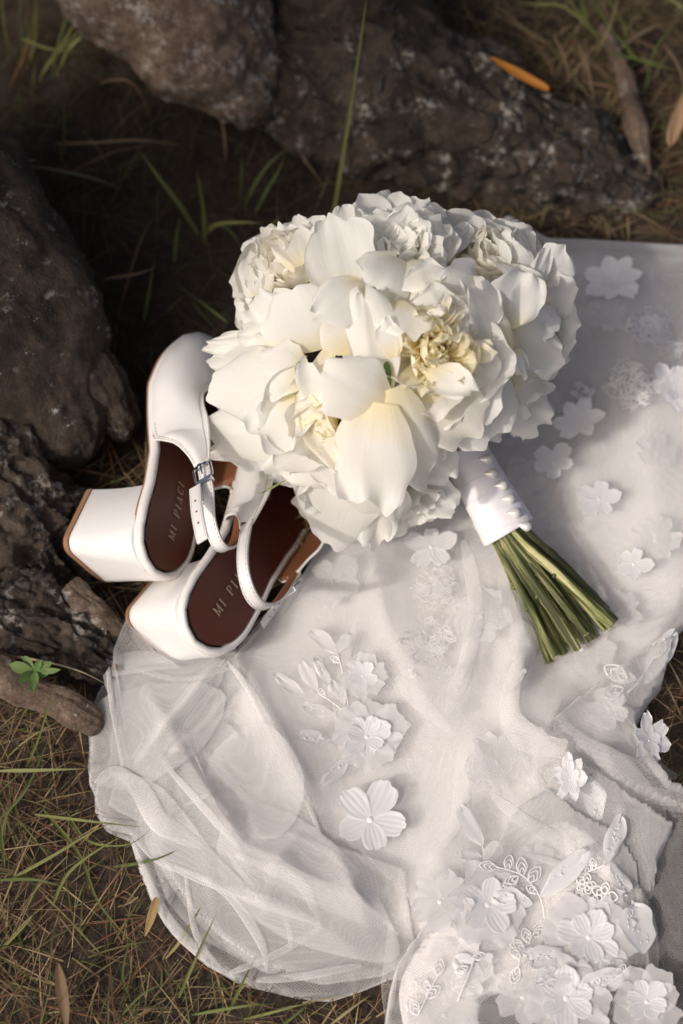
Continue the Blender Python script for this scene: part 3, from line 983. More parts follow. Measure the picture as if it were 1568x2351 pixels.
for k, (pts, wp) in enumerate([
        ([(1104, 1442), (1060, 1550), (1029, 1637)], 20), ([(1224, 1478), (1184, 1552), (1174, 1642), (1214, 1702), (1284, 1722)], 26), ([(909, 1552), (974, 1617), (1044, 1687)], 18), ([(1284, 1742), (1262, 1840), (1249, 1932)], 14),
        ([(1359, 1577), (1294, 1632), (1234, 1692)], 18), ([(1339, 1762), (1414, 1812), (1568, 1837)], 24), ([(1204, 1737), (1250, 1810), (1314, 1902)], 12), ([(1064, 1722), (1054, 1872), (974, 1982)], 20), ([(1429, 1657), (1494, 1752), (1554, 1782)], 20),
        ([(1064, 1240), (1081, 1300), (1093, 1421), (1053, 1565)], 20), ([(1149, 1321), (1181, 1421), (1221, 1465), (1181, 1565)], 18), ([(700, 1330), (640, 1400), (550, 1490)], 16),
        ([(1350, 1460), (1450, 1450), (1568, 1400)], 14), ([(820, 1420), (780, 1600), (800, 1760)], 14), ([(1500, 620), (1530, 800), (1560, 900)], 18)]):
    pleat(pts, wp * 1.9, 0, hTs, dress, .26, k + 50)
for k, (pts, wp) in enumerate([([(1129, 1822), (1199, 1880), (1334, 1967)], 20), ([(899, 2120), (895, 2230), (891, 2345)], 18), ([(1464, 2032), (1496, 2132), (1496, 2262)], 18), ([(930, 2190), (1010, 2110), (1100, 2030)], 14), ([(1000, 2340), (1080, 2250), (1200, 2215)], 16), ([(1210, 1960), (1330, 2000), (1450, 2090)], 12)]):
    pleat(pts, wp * 1.6, 0, hHs, dress, .3, k + 80)
for (px, py, d, n, inner, flat, rot, sq) in [
        (1272, 1063, 108, 5, False, False, .3, 1), (1375, 1145, 112, 5, False, False, 1.1, 1), (1455, 1295, 98, 5, False, False, .2, .9),
        (990, 1255, 118, 5, False, False, .9, 1), (1410, 640, 135, 6, True, False, 0, 1), (1548, 892, 120, 6, True, False, .4, 1),
        (1395, 1625, 105, 5, False, False, .5, 1), (1330, 965, 115, 5, True, False, 0, 1), (850, 1882, 170, 5, False, False, .2, 1),
        (842, 1692, 175, 7, True, False, .2, 1), (832, 1552, 105, 5, True, False, .8, 1)]:
    a_flower(px, py, d * (1.1 if py < 1000 else 1), hTs, n, inner, flat, rot, .004 if py < 1000 else .002, 3, sq)
for (px, py, d, n, inner, rot) in [(1120, 2078, 185, 5, True, .3), (1300, 2292, 190, 6, True, .1), (1352, 2152, 185, 7, True, .2), (1485, 2300, 150, 6, True, .8)]:
    a_flower(px, py, d, hHs, n, inner, False, rot, .002, 5)
a_flower(1308, 1790, 120, hTs, 5, True, False, .2, .008, 5, .6, (-.5, -.2, 0))
a_flower(1490, 1700, 120, hTs, 5, True, False, .2, .012, 6, .8, (.4, 0, 0))
# flat organza flowers lying under the net
for (px, py, d, rot) in [(1505, 1040, 105, 0), (1205, 1100, 115, .5), (765, 1335, 130, .4), (1105, 1415, 130, .1), (1335, 1490, 160, .3), (1505, 1240, 120, .2), (1395, 720, 110, .2), (1180, 985, 120, .9), (1170, 1560, 110, .4), (1140, 1750, 150, .3), (1420, 1400, 110, .7), (1250, 930, 110, .1)]:
    a_flower(px, py, d, hTs, 5, False, True, rot, -.0035, 7)
for (px, py, d, rot) in [(1010, 2070, 130, .3), (1230, 1990, 110, .2), (1060, 2220, 140, .1), (1020, 2330, 150, .7), (1200, 2290, 120, .2)]:
    a_flower(px, py, d, hHs, 5, False, True, rot, -.003, 8)
a_flower(505, 1740, 150, hMs, 7, False, True, .2, -.006, 9)
# leaves
for i, (x0, y0, x1, y1, wp) in enumerate([(775, 1500, 715, 1448, 42), (775, 1500, 798, 1455, 36), (700, 1600, 632, 1550, 34), (730, 1590, 690, 1515, 36), (760, 1580, 720, 1510, 30), (770, 1640, 700, 1620, 34), (760, 1700, 690, 1690, 40), (800, 1740, 740, 1800, 36), (790, 1620, 760, 1560, 36)]):
    a_leaf(x0, y0, x1, y1, wp * .85, hTs, i > 3, APPLF, i)
for i, (x0, y0, x1, y1, wp) in enumerate([(1240, 2060, 1345, 1950, 46), (1222, 2075, 1135, 2060, 44), (1475, 2190, 1455, 2075, 74), (1440, 2235, 1340, 2260, 50), (1310, 2200, 1240, 2260, 60), (1340, 2210, 1330, 2275, 55), (1380, 2200, 1420, 2235, 50), (1290, 2180, 1215, 2205, 50), (1110, 2260, 1050, 2200, 50), (1395, 1980, 1420, 1880, 40), (1400, 1980, 1440, 2050, 40)]):
    a_leaf(x0, y0, x1, y1, wp, hHs, True, APPL, i + 20)
for i, (x0, y0, x1, y1, wp) in enumerate([(1108, 1940, 1060, 1850, 44), (1105, 1970, 1055, 1960, 36), (1110, 1975, 1150, 1935, 36), (1375, 1890, 1350, 1780, 50), (1480, 1570, 1550, 1460, 48), (1460, 1560, 1400, 1540, 40)]):
    a_leaf(x0, y0, x1, y1, wp, hTs, i > 2, APPL if i > 2 else APPLF, i + 40, .004)
# embroidery
cord_spray([(775, 1500), (790, 1560), (800, 1640), (790, 1740)], [(780, 1520, 150, 24), (800, 1640, 160, 26)], hTs, 31)
cord_spray([(730, 1590), (760, 1610), (800, 1640)], [(745, 1600, 120, 22)], hTs, 32)
cord_spray([(1108, 1940), (1112, 1990), (1105, 2040)], [], hTs, 33)
cord_spray([(1250, 2110), (1240, 2060), (1200, 2010), (1140, 1990)], [(1140, 1992, 170, 40), (1165, 1998, 80, 36), (1200, 2010, 95, 42), (1215, 2025, 55, 44), (1190, 2012, 215, 40), (1175, 2030, 200, 34), (1235, 2050, 150, 30)], hHs, 1)
cord_spray([(1190, 2220), (1200, 2180), (1225, 2150)], [(1195, 2200, 130, 34), (1190, 2220, 250, 40), (1205, 2180, 150, 40), (1225, 2150, 40, 36), (1200, 2190, 20, 30), (1215, 2165, 110, 36)], hHs, 2)
cord_spray([(1330, 2010), (1355, 2000), (1390, 1985)], [(1330, 2010, 170, 30), (1345, 2003, 60, 28), (1365, 1998, 100, 28)], hHs, 3)
for i, (x, y, d) in enumerate([(1345, 2030, 48), (1325, 2065, 56), (1385, 2055, 62), (1360, 2075, 44)]):
    cord_flower(x, y, d, hHs, i, 5, .002, .0006)
cord_spray([(1340, 2280), (1400, 2255), (1450, 2215)], [(1360, 2270, 60, 30), (1390, 2258, 240, 30), (1420, 2240, 60, 30), (1440, 2225, 250, 26)], hHs, 4)
cord_spray([(960, 2330), (990, 2270), (1010, 2230)], [(960, 2330, 120, 44), (980, 2290, 40, 40), (990, 2270, 150, 40), (1005, 2240, 80, 40)], hHs, 5)
for i, (x, y, wx, wy) in enumerate([(1490, 745, 110, 120), (1455, 880, 130, 140), (1000, 1350, 130, 120), (985, 1470, 140, 130), (1000, 1540, 150, 60), (1335, 900, 60, 70), (1545, 800, 60, 60)]):
    cord_lace(x, y, wx, wy, hTs, i + 5, (30 if i < 2 else 22) if i < 4 else 10, .0012 if i in (0, 1, 5, 6) else -.0004)
cord_spray([(1130, 2080), (1090, 2200), (1050, 2300)], [(1075, 2220, 200, 30), (1085, 2200, 20, 30)], hHs, 8, .002, .0005)
cord_spray([(1440, 1590), (1470, 1560), (1520, 1480)], [(1440, 1560, 150, 60), (1430, 1580, 200, 50), (1500, 1510, 60, 50)], hTs, 9, .006, .0006)

# ------------------------------------------------------------------ shoes
def zi(x): return np.interp(x, [0, .03, .06, .09, .12, .15, .18, .21, .24], [.0685, .0655, .058, .046, .031, .0185, .0135, .0128, .015])
OX = np.array([0, .003, .010, .022, .036, .06, .09, .12, .15, .18, .20, .22, .233, .239, .240])
OX = np.where(OX > .12, .12 + (OX - .12) * .85, OX)
OY = np.array([0, .011, .0205, .0262, .0285, .0275, .0265, .031, .0365, .0390, .0385, .0355, .028, .017, 0])
def outline(n=44):
    """closed outline of the footbed, left side heel to toe then back on the right"""
    l = resample(np.stack([OX, OY], 1), n)
    rr = l[::-1][1:-1] * [1, -1]
    return np.r_[l, rr]
def hw(x): return np.interp(x, OX, OY)

def strip_mesh(E0, E1, nt, bulge, mat, name, inset=0., bias=None):
    vs, uv = [], []
    n = len(E0)
    cen = (E0 + E1).mean(0)
    for i in range(n):
        a, b = E0[i], E1[i]
        T_ = (E0[min(i + 1, n - 1)] + E1[min(i + 1, n - 1)]) - (E0[max(i - 1, 0)] + E1[max(i - 1, 0)])
        N_ = np.cross(T_, b - a)
        N_ /= np.linalg.norm(N_) + 1e-9
        for j in range(nt):
            t = j / (nt - 1)
            bb = bulge[i] * math.sin(math.pi * t ** .8)
            vs.append(a + (b - a) * t + N_ * (bb - inset))
            uv.append((i / (n - 1), t))
    fs = [(i * nt + j, (i + 1) * nt + j, (i + 1) * nt + j + 1, i * nt + j + 1) for i in range(n - 1) for j in range(nt - 1)]
    return mesh(name, vs, fs, mat, uvs=uv), np.array(vs).reshape(n, nt, 3)

GLY = {  # letters on a unit grid: strokes (x0,y0,x1,y1,width)
    'M': (.95, [(.12, 0, .12, 1, .10), (.12, 1, .47, .08, .12), (.47, .08, .83, 1, .07), (.83, 0, .83, 1, .15), (0, .03, .26, .03, .06), (.68, .03, .98, .03, .06), (0, .97, .16, .97, .06), (.8, .97, .96, .97, .06)]),
    'I': (.42, [(.21, 0, .21, 1, .16), (.05, .03, .37, .03, .06), (.05, .97, .37, .97, .06)]),
    'P': (.70, [(.17, 0, .17, 1, .16), (.02, .03, .34, .03, .06), (.02, .97, .45, .97, .06), (.45, .97, .60, .88, .10), (.60, .90, .63, .72, .14), (.63, .72, .52, .53, .12), (.54, .50, .2, .48, .06)]),
    'A': (.85, [(.14, 0, .43, 1, .07), (.43, 1, .74, 0, .15), (.24, .33, .62, .33, .06), (.0, .03, .26, .03, .06), (.6, .03, .88, .03, .06)]),
    'C': (.80, [(.72, .78, .60, .94, .09), (.62, .95, .40, .99, .07), (.40, .98, .20, .85, .11), (.20, .87, .12, .5, .16), (.12, .5, .20, .14, .16), (.20, .15, .42, .02, .11), (.42, .01, .62, .06, .07), (.6, .05, .73, .2, .09), (.73, .72, .73, .98, .05)])}
def lettering(x0, y0, h, parent, M):
    A = Acc()
    cx = x0
    for ch in 'MI PIACI':
        if ch == ' ':
            cx += .85 * h; continue
        wd, st = GLY[ch]
        for (a, b, c, d, w_) in st:
            p = np.array([a, b]); q = np.array([c, d])
            t = (q - p) / np.linalg.norm(q - p)
            nn = np.array([-t[1], t[0]]) * w_ / 2
            c4 = [p + nn, p - nn, q - nn, q + nn]
            lo = [(cx + k[0] * h, y0 + k[1] * h, float(zi(cx + k[0] * h)) + .0027) for k in c4]
            A.add(lo, [(0, 1, 2, 3)])
        cx += (wd + .34) * h
    return obj('lettering', mesh('lettering', A.v, A.f, FOIL, smooth=False), parent, M)

def make_shoe(label, M, strap_l, strap_r, tail, buckle_t, wl=(0, 0, 0), wr=(0, 0, 0), toe=0.):
    tz = lambda x: toe * max(0., (x - .10) / .12) ** 2
    S = empty('slingback_shoe', M)
    tag(S, label, 'shoe', 'pair of white slingback shoes')
    O2 = outline()
    # footbed
    n = len(O2)
    A = Acc()
    vs = []
    for k in (1.0, .75, .45, .12):
        for x, y in O2:
            xx = .12 + (x - .12) * (1 - (1 - k) * .97) if k < 1 else x
            xx = .115 + (x - .115) * (.965 if k == 1 else .965 * (k + (1 - k) * .35))
            vs.append((xx, y * .9 * k + tz(xx), float(zi(xx)) + .0022 - .0010 * (1 - k)))
    fs = [(r_ * n + i, r_ * n + (i + 1) % n, (r_ + 1) * n + (i + 1) % n, (r_ + 1) * n + i) for r_ in range(3) for i in range(n)]
    fs.append(tuple(range(3 * n, 4 * n)))
    ins = obj('insole', mesh('insole', vs, fs, INSOLE), S, M)
    if label.startswith('upper'):
        lettering(.030, -.006, .0068, ins, M)
    else:
        lettering(.028, -.003, .0072, ins, M)
    # rim and sole
    rim = [Vector((x, y + tz(x), float(zi(x)) - .0016)) for x, y in O2]
    v, f, u = tube(rim, .0042, 10, closed=True, hint=(0, 0, 1), flat=.72)
    obj('footbed_rim', mesh('footbed_rim', v, f, LEATHERW), S, M)
    vs = []
    for dz in (-.0045, -.0078):
        for x, y in O2: vs.append((x, y * 1.03 + tz(x), float(zi(x)) + dz))
    fs = [(i, (i + 1) % n, n + (i + 1) % n, n + i) for i in range(n)] + [tuple(range(n, 2 * n)), tuple(reversed(range(n)))]
    obj('outsole', mesh('outsole', vs, fs, TIPM), S, M)
    # block heel: D-shaped loft
    def dsec(xf, xb, w_, rb, m=9):
        pts = [(xf, w_)]
        for k in range(m):
            a = math.pi / 2 + (math.pi / 2) * k / (m - 1)
            pts.append((xb + rb + math.cos(a) * rb, w_ - rb + math.sin(a) * rb))
        for k in range(m):
            a = math.pi + (math.pi / 2) * k / (m - 1)
            pts.append((xb + rb + math.cos(a) * rb, -w_ + rb + math.sin(a) * rb))
        pts.append((xf, -w_))
        for k in range(1, 6): pts.append((xf - .003 * math.sin(math.pi * k / 6), -w_ + 2 * w_ * k / 6))
        return pts
    secs = []
    NL = 12
    for j in range(NL):
        t = j / (NL - 1)
        xf = .0565 + .0015 * t ** 1.6; xb = .0045 - .004 * t; w_ = .0285 - .0012 * math.sin(math.pi * t); rb = .011 + .010 * t
        s_ = dsec(xf, xb, w_, rb)
        secs.append([(x, y, -.0022 + (float(zi(max(x, 0))) - .0052 + .0022) * t) for x, y in s_])
    m = len(secs[0])
    vs = [p for s_ in secs for p in s_]
    fs = [(j * m + i, j * m + (i + 1) % m, (j + 1) * m + (i + 1) % m, (j + 1) * m + i) for j in range(NL - 1) for i in range(m)]
    fs += [tuple(reversed(range(m))), tuple(range((NL - 1) * m, NL * m))]
    heel = obj('heel', mesh('heel', vs, fs, LEATHER), S, M)
    heel.modifiers.new('bevel', 'BEVEL').width = .0012
    vs = [(x, y, -.008) for x, y in dsec(.0555, .0048, .0282, .011)] + [(x, y, -.0024) for x, y in dsec(.0563, .0042, .0288, .011)]
    fs = [(i, (i + 1) % m, m + (i + 1) % m, m + i) for i in range(m)] + [tuple(reversed(range(m))), tuple(range(m, 2 * m))]
    obj('heel_tip', mesh('heel_tip', vs, fs, TIPM, smooth=False), heel, M)
    # upper: strip from the left wing round the toe to the right wing
    lowL = [(.070, .0360, .0985), (.080, .0375, .088), (.0895, .0380, .072), (.0935, .0360, .055), (.097, .0320, float(zi(.097)) + .002)]
    for x in (.115, .13, .145, .160, .1795, .192, .205, .2145, .2203): lowL.append((x, float(hw(x)) + .0022, float(zi(x)) - .001))
    low = lowL + [(.2247, 0, .0135)] + [(x, -y, z) for x, y, z in reversed(lowL)]
    topL = [(.074, .0350, .1075), (.093, .0345, .0990), (.112, .0340, .0890), (.128, .0325, .0765), (.141, .0290, .0680), (.152, .0220, .0635), (.160, .0120, .0615)]
    top = topL + [(.163, 0, .0610)] + [(x, -y, z) for x, y, z in reversed(topL)]
    for lst in (low, top):
        m_ = len(lst)
        for k_ in range(m_): lst[k_] = (lst[k_][0], lst[k_][1] + tz(lst[k_][0]), lst[k_][2])
        for k_, wgt in enumerate((1., .8, .5, .2)):
            lst[k_] = tuple(a + b * wgt for a, b in zip(lst[k_], wl))
            lst[m_ - 1 - k_] = tuple(a + b * wgt for a, b in zip(lst[m_ - 1 - k_], wr))
    NS = 96
    E0 = resample(catmull(low, 8), NS); E1 = resample(catmull(top, 8), NS)
    s = np.linspace(-1, 1, NS)
    bulge = -(.0035 + .0075 * np.exp(-(s / .55) ** 2))
    # orient outward
    me, G = strip_mesh(E0, E1, 13, bulge, LEATHER, 'upper')
    c0 = G[NS // 2, 6] - (E0[NS // 2] + E1[NS // 2]) / 2
    if c0[2] < 0:
        bulge = -bulge
        bpy.data.meshes.remove(me)
        me, G = strip_mesh(E0, E1, 13, bulge, LEATHER, 'upper')
    up = obj('upper', me, S, M)
    sg = 1 if bulge[NS // 2] > 0 else -1
    me2, _ = strip_mesh(E0, E1, 13, bulge, LINLEA, 'lining', inset=.0014 * sg)
    obj('lining', me2, S, M)
    for e_ in (E0, E1):
        pass
    A = Acc()
    A.add(*tube([Vector(p) for p in G[:, -1]], .0011, 6)[:2])
    A.add(*tube([Vector(p) for p in G[:18, 0]], .0011, 6)[:2])
    A.add(*tube([Vector(p) for p in G[-18:, 0]], .0011, 6)[:2])
    obj('binding', mesh('binding', A.v, A.f, LEATHERW), up, M)
    A = Acc()
    Nn = np.array([0, 0, 1.])
    for row, rngi in ((11, range(2, NS - 2)), (1, range(1, 20)), (1, range(NS - 20, NS - 1))):
        for i in rngi:
            a, b = G[i, row], G[i + 1 if i + 1 < NS else i, row]
            if np.allclose(a, b): continue
            cenx = np.array([.15, 0, .02])
            o_ = (a - cenx); o_ /= np.linalg.norm(o_)
            q0 = a + o_ * .0006; q1 = a + (b - a) * .6 + o_ * .0006
            A.add(*tube([Vector(q0), Vector(q1)], .00032, 4)[:2])
    obj('stitching', mesh('stitching', A.v, A.f, THREAD), up, M)
    # sling strap
    def band(name, pts, wd, th, mat, parent, hints, thick_in=None):
        q = resample(catmull(pts, 10), 60)
        hq = resample(catmull(hints, 10), 60)
        vs, fs = [], []
        outw = []
        for i in range(60):
            t = q[min(i + 1, 59)] - q[max(i - 1, 0)]
            t /= np.linalg.norm(t)
            wv = hq[i] - t * (hq[i] @ t); wv /= np.linalg.norm(wv)
            nv = np.cross(t, wv)
            for a, b in ((-1, -1), (-.96, 0), (-1, 1), (1, 1), (.96, 0), (1, -1)):
                vs.append(q[i] + wv * a * wd / 2 + nv * b * th / 2)
            outw.append((wv, nv))
        for i in range(59):
            for k in range(6):
                l = (k + 1) % 6
                fs.append((i * 6 + k, i * 6 + l, (i + 1) * 6 + l, (i + 1) * 6 + k))
        fs += [tuple(reversed(range(6))), tuple(range(59 * 6, 60 * 6))]
        ob = obj(name, mesh(name, vs, fs, mat), parent, M)
        md = ob.modifiers.new('bevel', 'BEVEL'); md.width = .0003; md.segments = 2
        return ob, q, outw
    pts = [p for p, h in strap_l] + [p for p, h in strap_r]
    hin = [h for p, h in strap_l] + [h for p, h in strap_r]
    st, q, ow = band('strap', pts, .0098, .0016, LEATHER, S, hin)
    sgn = -1
    qi = [tuple(a + n_[1] * .0011 * (1 if (np.array([.05, 0, a[2]]) - a) @ n_[1] > 0 else -1)) for a, n_ in zip(q, ow)]
    band('strap_lining', qi[::3], .0094, .0008, LINLEA, st, hin)
    A = Acc()
    for side in (-1, 1):
        for i in range(2, 57, 1):
            o_ = 1 if (np.array([.05, 0, q[i][2]]) - q[i]) @ ow[i][1] < 0 else -1
            a = q[i] + ow[i][0] * side * .0036 + ow[i][1] * o_ * .0010
            b = q[i + 1] + ow[i + 1][0] * side * .0036 + ow[i + 1][1] * o_ * .0010
            A.add(*tube([Vector(a), Vector(a + (b - a) * .62)], .00026, 4)[:2])
    obj('stitching', mesh('stitching', A.v, A.f, THREAD), st, M)
    # loose strap end
    tl, tq, tow = band('strap_end', [p for p, h in tail], .0092, .0016, LEATHER, S, [h for p, h in tail])
    A = Acc(); B_ = Acc()
    for side in (-1, 1):
        for i in range(2, 57, 2):
            for o_ in (-1, 1):
                a = tq[i] + tow[i][0] * side * .0034 + tow[i][1] * o_ * .0009
                b = tq[i + 1] + tow[i + 1][0] * side * .0034 + tow[i + 1][1] * o_ * .0009
                A.add(*tube([Vector(a), Vector(a + (b - a) * .9)], .00026, 4)[:2])
    obj('stitching', mesh('stitching', A.v, A.f, THREAD), tl, M)
    for i in (18, 30, 42):
        B_.add(*tube([Vector(tq[i] - tow[i][1] * .00095), Vector(tq[i] + tow[i][1] * .00095)], .0009, 8)[:2])
    obj('strap_holes', mesh('strap_holes', B_.v, B_.f, INSOLE), tl, M)
    # buckle
    i = int(buckle_t * 59)
    c = q[i]; t = q[i + 1] - q[i - 1]; t /= np.linalg.norm(t)
    wv, nv = ow[i]
    if (np.array([.05, 0, c[2]]) - c) @ nv > 0: nv = -nv
    def L3(a, b, z): return Vector(c + t * a + wv * b + nv * (z + .0016))
    fr = [(-.0065, -.0062), (-.0065, .0062), (-.0055, .0072), (.0055, .0072), (.0065, .0062), (.0065, -.0062), (.0055, -.0072), (-.0055, -.0072)]
    bk = obj('buckle', mesh('buckle', *tube([L3(a, b, .0006) for a, b in fr], .0010, 8, closed=True)[:2], METAL), S, M)
    obj('roller', mesh('roller', *tube([L3(-.0065, -.0050, .0008), L3(-.0065, .0050, .0008)], .0018, 10)[:2], METAL), bk, M)
    obj('prong', mesh('prong', *tube([L3(.0055, 0, .0004), L3(0, 0, .0022), L3(-.0072, 0, .0026)], .0007, 7)[:2], METAL), bk, M)
    kp = [(.0095, -.0062, -.0022), (.0095, .0062, -.0022), (.0095, .0062, .0026), (.0095, -.0062, .0026)]
    v_, f_ = [], []
    for dx in (-.0016, .0016):
        for sc_ in (1., .82):
            for a, b, z in kp: v_.append(L3(a + dx, b * sc_, (z - .0002) * sc_ + .0002))
    for i_ in range(4):
        j_ = (i_ + 1) % 4
        f_ += [(i_, j_, 8 + j_, 8 + i_), (4 + i_, 12 + i_, 12 + j_, 4 + j_), (i_, 4 + i_, 4 + j_, j_), (8 + i_, 8 + j_, 12 + j_, 12 + i_)]
    obj('keeper', mesh('keeper', v_, f_, METAL, smooth=False), bk, M)
    return S

def pose(Xc, nc, loc, px, py, z):
    n_ = CF(*nc).normalized()
    X_ = CF(*Xc); X_ = (X_ - n_ * X_.dot(n_)).normalized()
    Y_ = n_.cross(X_)
    B = Matrix((X_, Y_, n_)).transposed()
    p = P(px, py, z) - B @ Vector(loc)
    M = B.to_4x4(); M.translation = p
    return M

def proj(p):
    q = p - EYE
    dp = -q.dot(TOW)
    return q.dot(RIGHT) / dp * DIST / WID * 1568 + 784, 2351 / 2 - q.dot(UP) / dp * DIST / WID * 1568

def on_shoe(M, px, py, y):
    """shoe-space point with the given y that shows at a picture position"""
    x, z = .05, .09
    for _ in range(12):
        f = lambda a, b: proj(M @ Vector((a, y, b)))
        u, v = f(x, z)
        e = 1e-4
        a1, a2 = f(x + e, z); b1, b2 = f(x, z + e)
        j11, j21, j12, j22 = (a1 - u) / e, (a2 - v) / e, (b1 - u) / e, (b2 - v) / e
        du, dv = px - u, py - v
        det = j11 * j22 - j12 * j21
        x += (du * j22 - j12 * dv) / det
        z += (j11 * dv - j21 * du) / det
    return (x, y, z)

HU, HM, HB = (.5, 0, .9), (.35, 0, 1.), (.1, 0, 1.)
M1 = pose((.27, .82, -.50), (.78, .03, .62), (0, 0, .0685), 352, 1313, .076)
q1 = [on_shoe(M1, *a) for a in ((465, 1062, .0365), (477, 1128, .034), (481, 1194, .024), (500, 1249, .010), (524, 1261, -.004), (545, 1233, -.016), (552, 1172, -.025), (546, 1119, -.033))]
wl1 = tuple(a - b for a, b in zip(q1[0], (.0745, .0365, .1025)))
wr1 = tuple(a - b for a, b in zip(q1[7], (.0745, -.0365, .1025)))
SL1 = [(p, HM) for p in q1[:4]]
SR1 = [(p, HM) for p in q1[4:]]
TAIL1 = [(on_shoe(M1, *a), HM) for a in ((448, 1118, .041), (451, 1163, .043), (457, 1202, .043), (466, 1242, .041))]
shoe1 = make_shoe('upper white leather slingback shoe leaning on the roots, full lettering on its brown insole', M1, SL1, SR1, TAIL1, .08, wl1, wr1, -.019)
M2 = pose((.53, .68, -.50), (.58, .12, .80), (0, 0, .0685), 444, 1474, .071)
q2 = [on_shoe(M2, *a) for a in ((566, 1205, .042), (557, 1265, .042), (561, 1322, .034), (579, 1372, .018), (606, 1393, .003), (637, 1381, -.014), (663, 1345, -.031))]
q2[0] = on_shoe(M2, 567, 1200, .042)
wl2 = tuple(a - b for a, b in zip(q2[0], (.0745, .0365, .1025)))
wr2 = tuple(a - b for a, b in zip(on_shoe(M2, 678, 1318, -.033), (.0745, -.0365, .1025)))
SR2 = [(p, HM) for p in q2[:4]]
SL2 = [(on_shoe(M2, 678, 1318, -.033), HU)] + [(p, HM) for p in (q2[6], q2[5], q2[4])]
e0 = on_shoe(M2, 655, 1362, -.038); e1 = on_shoe(M2, 602, 1436, -.040)
TAIL2 = [(tuple(a + (b - a) * k for a, b in zip(e0, e1)), (.2, .8, .6)) for k in (0, .33, .66, 1)]
shoe2 = make_shoe('lower white leather slingback shoe with its heel on the tulle, nearest the dress', M2, SL2, SR2[::-1], TAIL2, .10, wl2, wr2, .016)

# ------------------------------------------------------------------ bouquet
BC = P(890, 850, .115)          # centre of the flower ball
bouquet = empty('bridal_bouquet', Matrix.Translation(P(1100, 1200, 0)))
tag(bouquet, 'round bouquet of white peonies and roses with satin-wrapped green stems lying on the dress', 'bouquet')

def SB(px, py, r):
    """point of the ball of radius r seen at a picture position"""
    d = ray(px, py).normalized()
    oc = EYE - BC
    b = oc.dot(d); c = oc.dot(oc) - r * r
    disc = b * b - c
    if disc < 0:
        t = -b
        q = EYE + d * t
        return q
    return EYE + d * (-b - math.sqrt(disc))

CALYX = mesh('peony_core', *tube([(0, 0, -.035), (0, 0, -.02), (0, 0, -.008), (0, 0, .004), (0, 0, .010)], [.004, .010, .016, .014, .004], 12)[:2], SEPAL)
def PMs(n, mat, **kw):
    out = []
    for s in range(n):
        r = random.Random(s * 7 + 1)
        k = dict(kw)
        for q in k:
            if isinstance(k[q], tuple): k[q] = r.uniform(*k[q])
        out.append(petal_mesh('petal', mat, seed=s * 13 + 5, **k))
    return out
GUARD = PMs(7, PETAL, L=1., W=(.92, 1.1), cup=(.45, .9), bend=(.6, 1.1), th0=-.25, curl=(-1.0, .3), ruf=(.035, .065), notch=(.012, .028), tip=(.5, .65), drop=(.10, .16), nu=12, nv=12, base=.3)
GUARDC = PMs(5, PETALC, L=1., W=(.9, 1.05), cup=(.55, .8), bend=(.7, 1.0), th0=-.25, curl=(-.5, .2), ruf=(.02, .04), notch=(.012, .03), tip=(.5, .65), drop=(.10, .16), nu=12, nv=12, base=.3)
RUFF = PMs(7, PETALC, L=1., W=(.6, .9), cup=(.5, 1.1), bend=(.5, 1.2), th0=-.2, curl=(-.6, .9), ruf=(.04, .08), notch=(.025, .05), tip=(.7, .95), drop=(.02, .15), nu=11, nv=10)
RUFFY = PMs(5, PETALY, L=1., W=(.5, .8), cup=(.5, 1.1), bend=(.5, 1.2), th0=-.2, curl=(-.6, .9), ruf=(.07, .12), notch=(.05, .08), tip=(.7, .95), drop=(.02, .15), nu=11, nv=10)
ROSE = PMs(6, PETALR, L=1., W=(1.1, 1.35), cup=(.9, 1.2), bend=(.15, .4), th0=.0, curl=(-2.4, -1.4), ruf=(.015, .03), notch=(.008, .02), tip=(.75, .9), drop=(.1, .2), nu=11, nv=11)
THINY = PMs(6, PETALY, L=1., W=(.26, .46), cup=(.4, .9), bend=(.3, 1.0), th0=-.1, curl=(-.8, .8), ruf=(.05, .09), notch=(.04, .07), tip=(.5, .9), drop=(.0, .1), nu=6, nv=8)

def put(ms, M, r, rad, az, elev, L, base_r=.012, h=0., roll=0., wid=1.):
    o = Vector((math.cos(az), math.sin(az), 0))
    y = o * math.cos(elev) + Vector((0, 0, math.sin(elev)))
    z = -o * math.sin(elev) + Vector((0, 0, math.cos(elev)))
    T_ = frame(o * base_r + Vector((0, 0, h)), y, z) @ Matrix.Rotation(roll, 4, 'Y') @ Matrix.Diagonal((L * wid, L, L, 1))
    return M @ T_

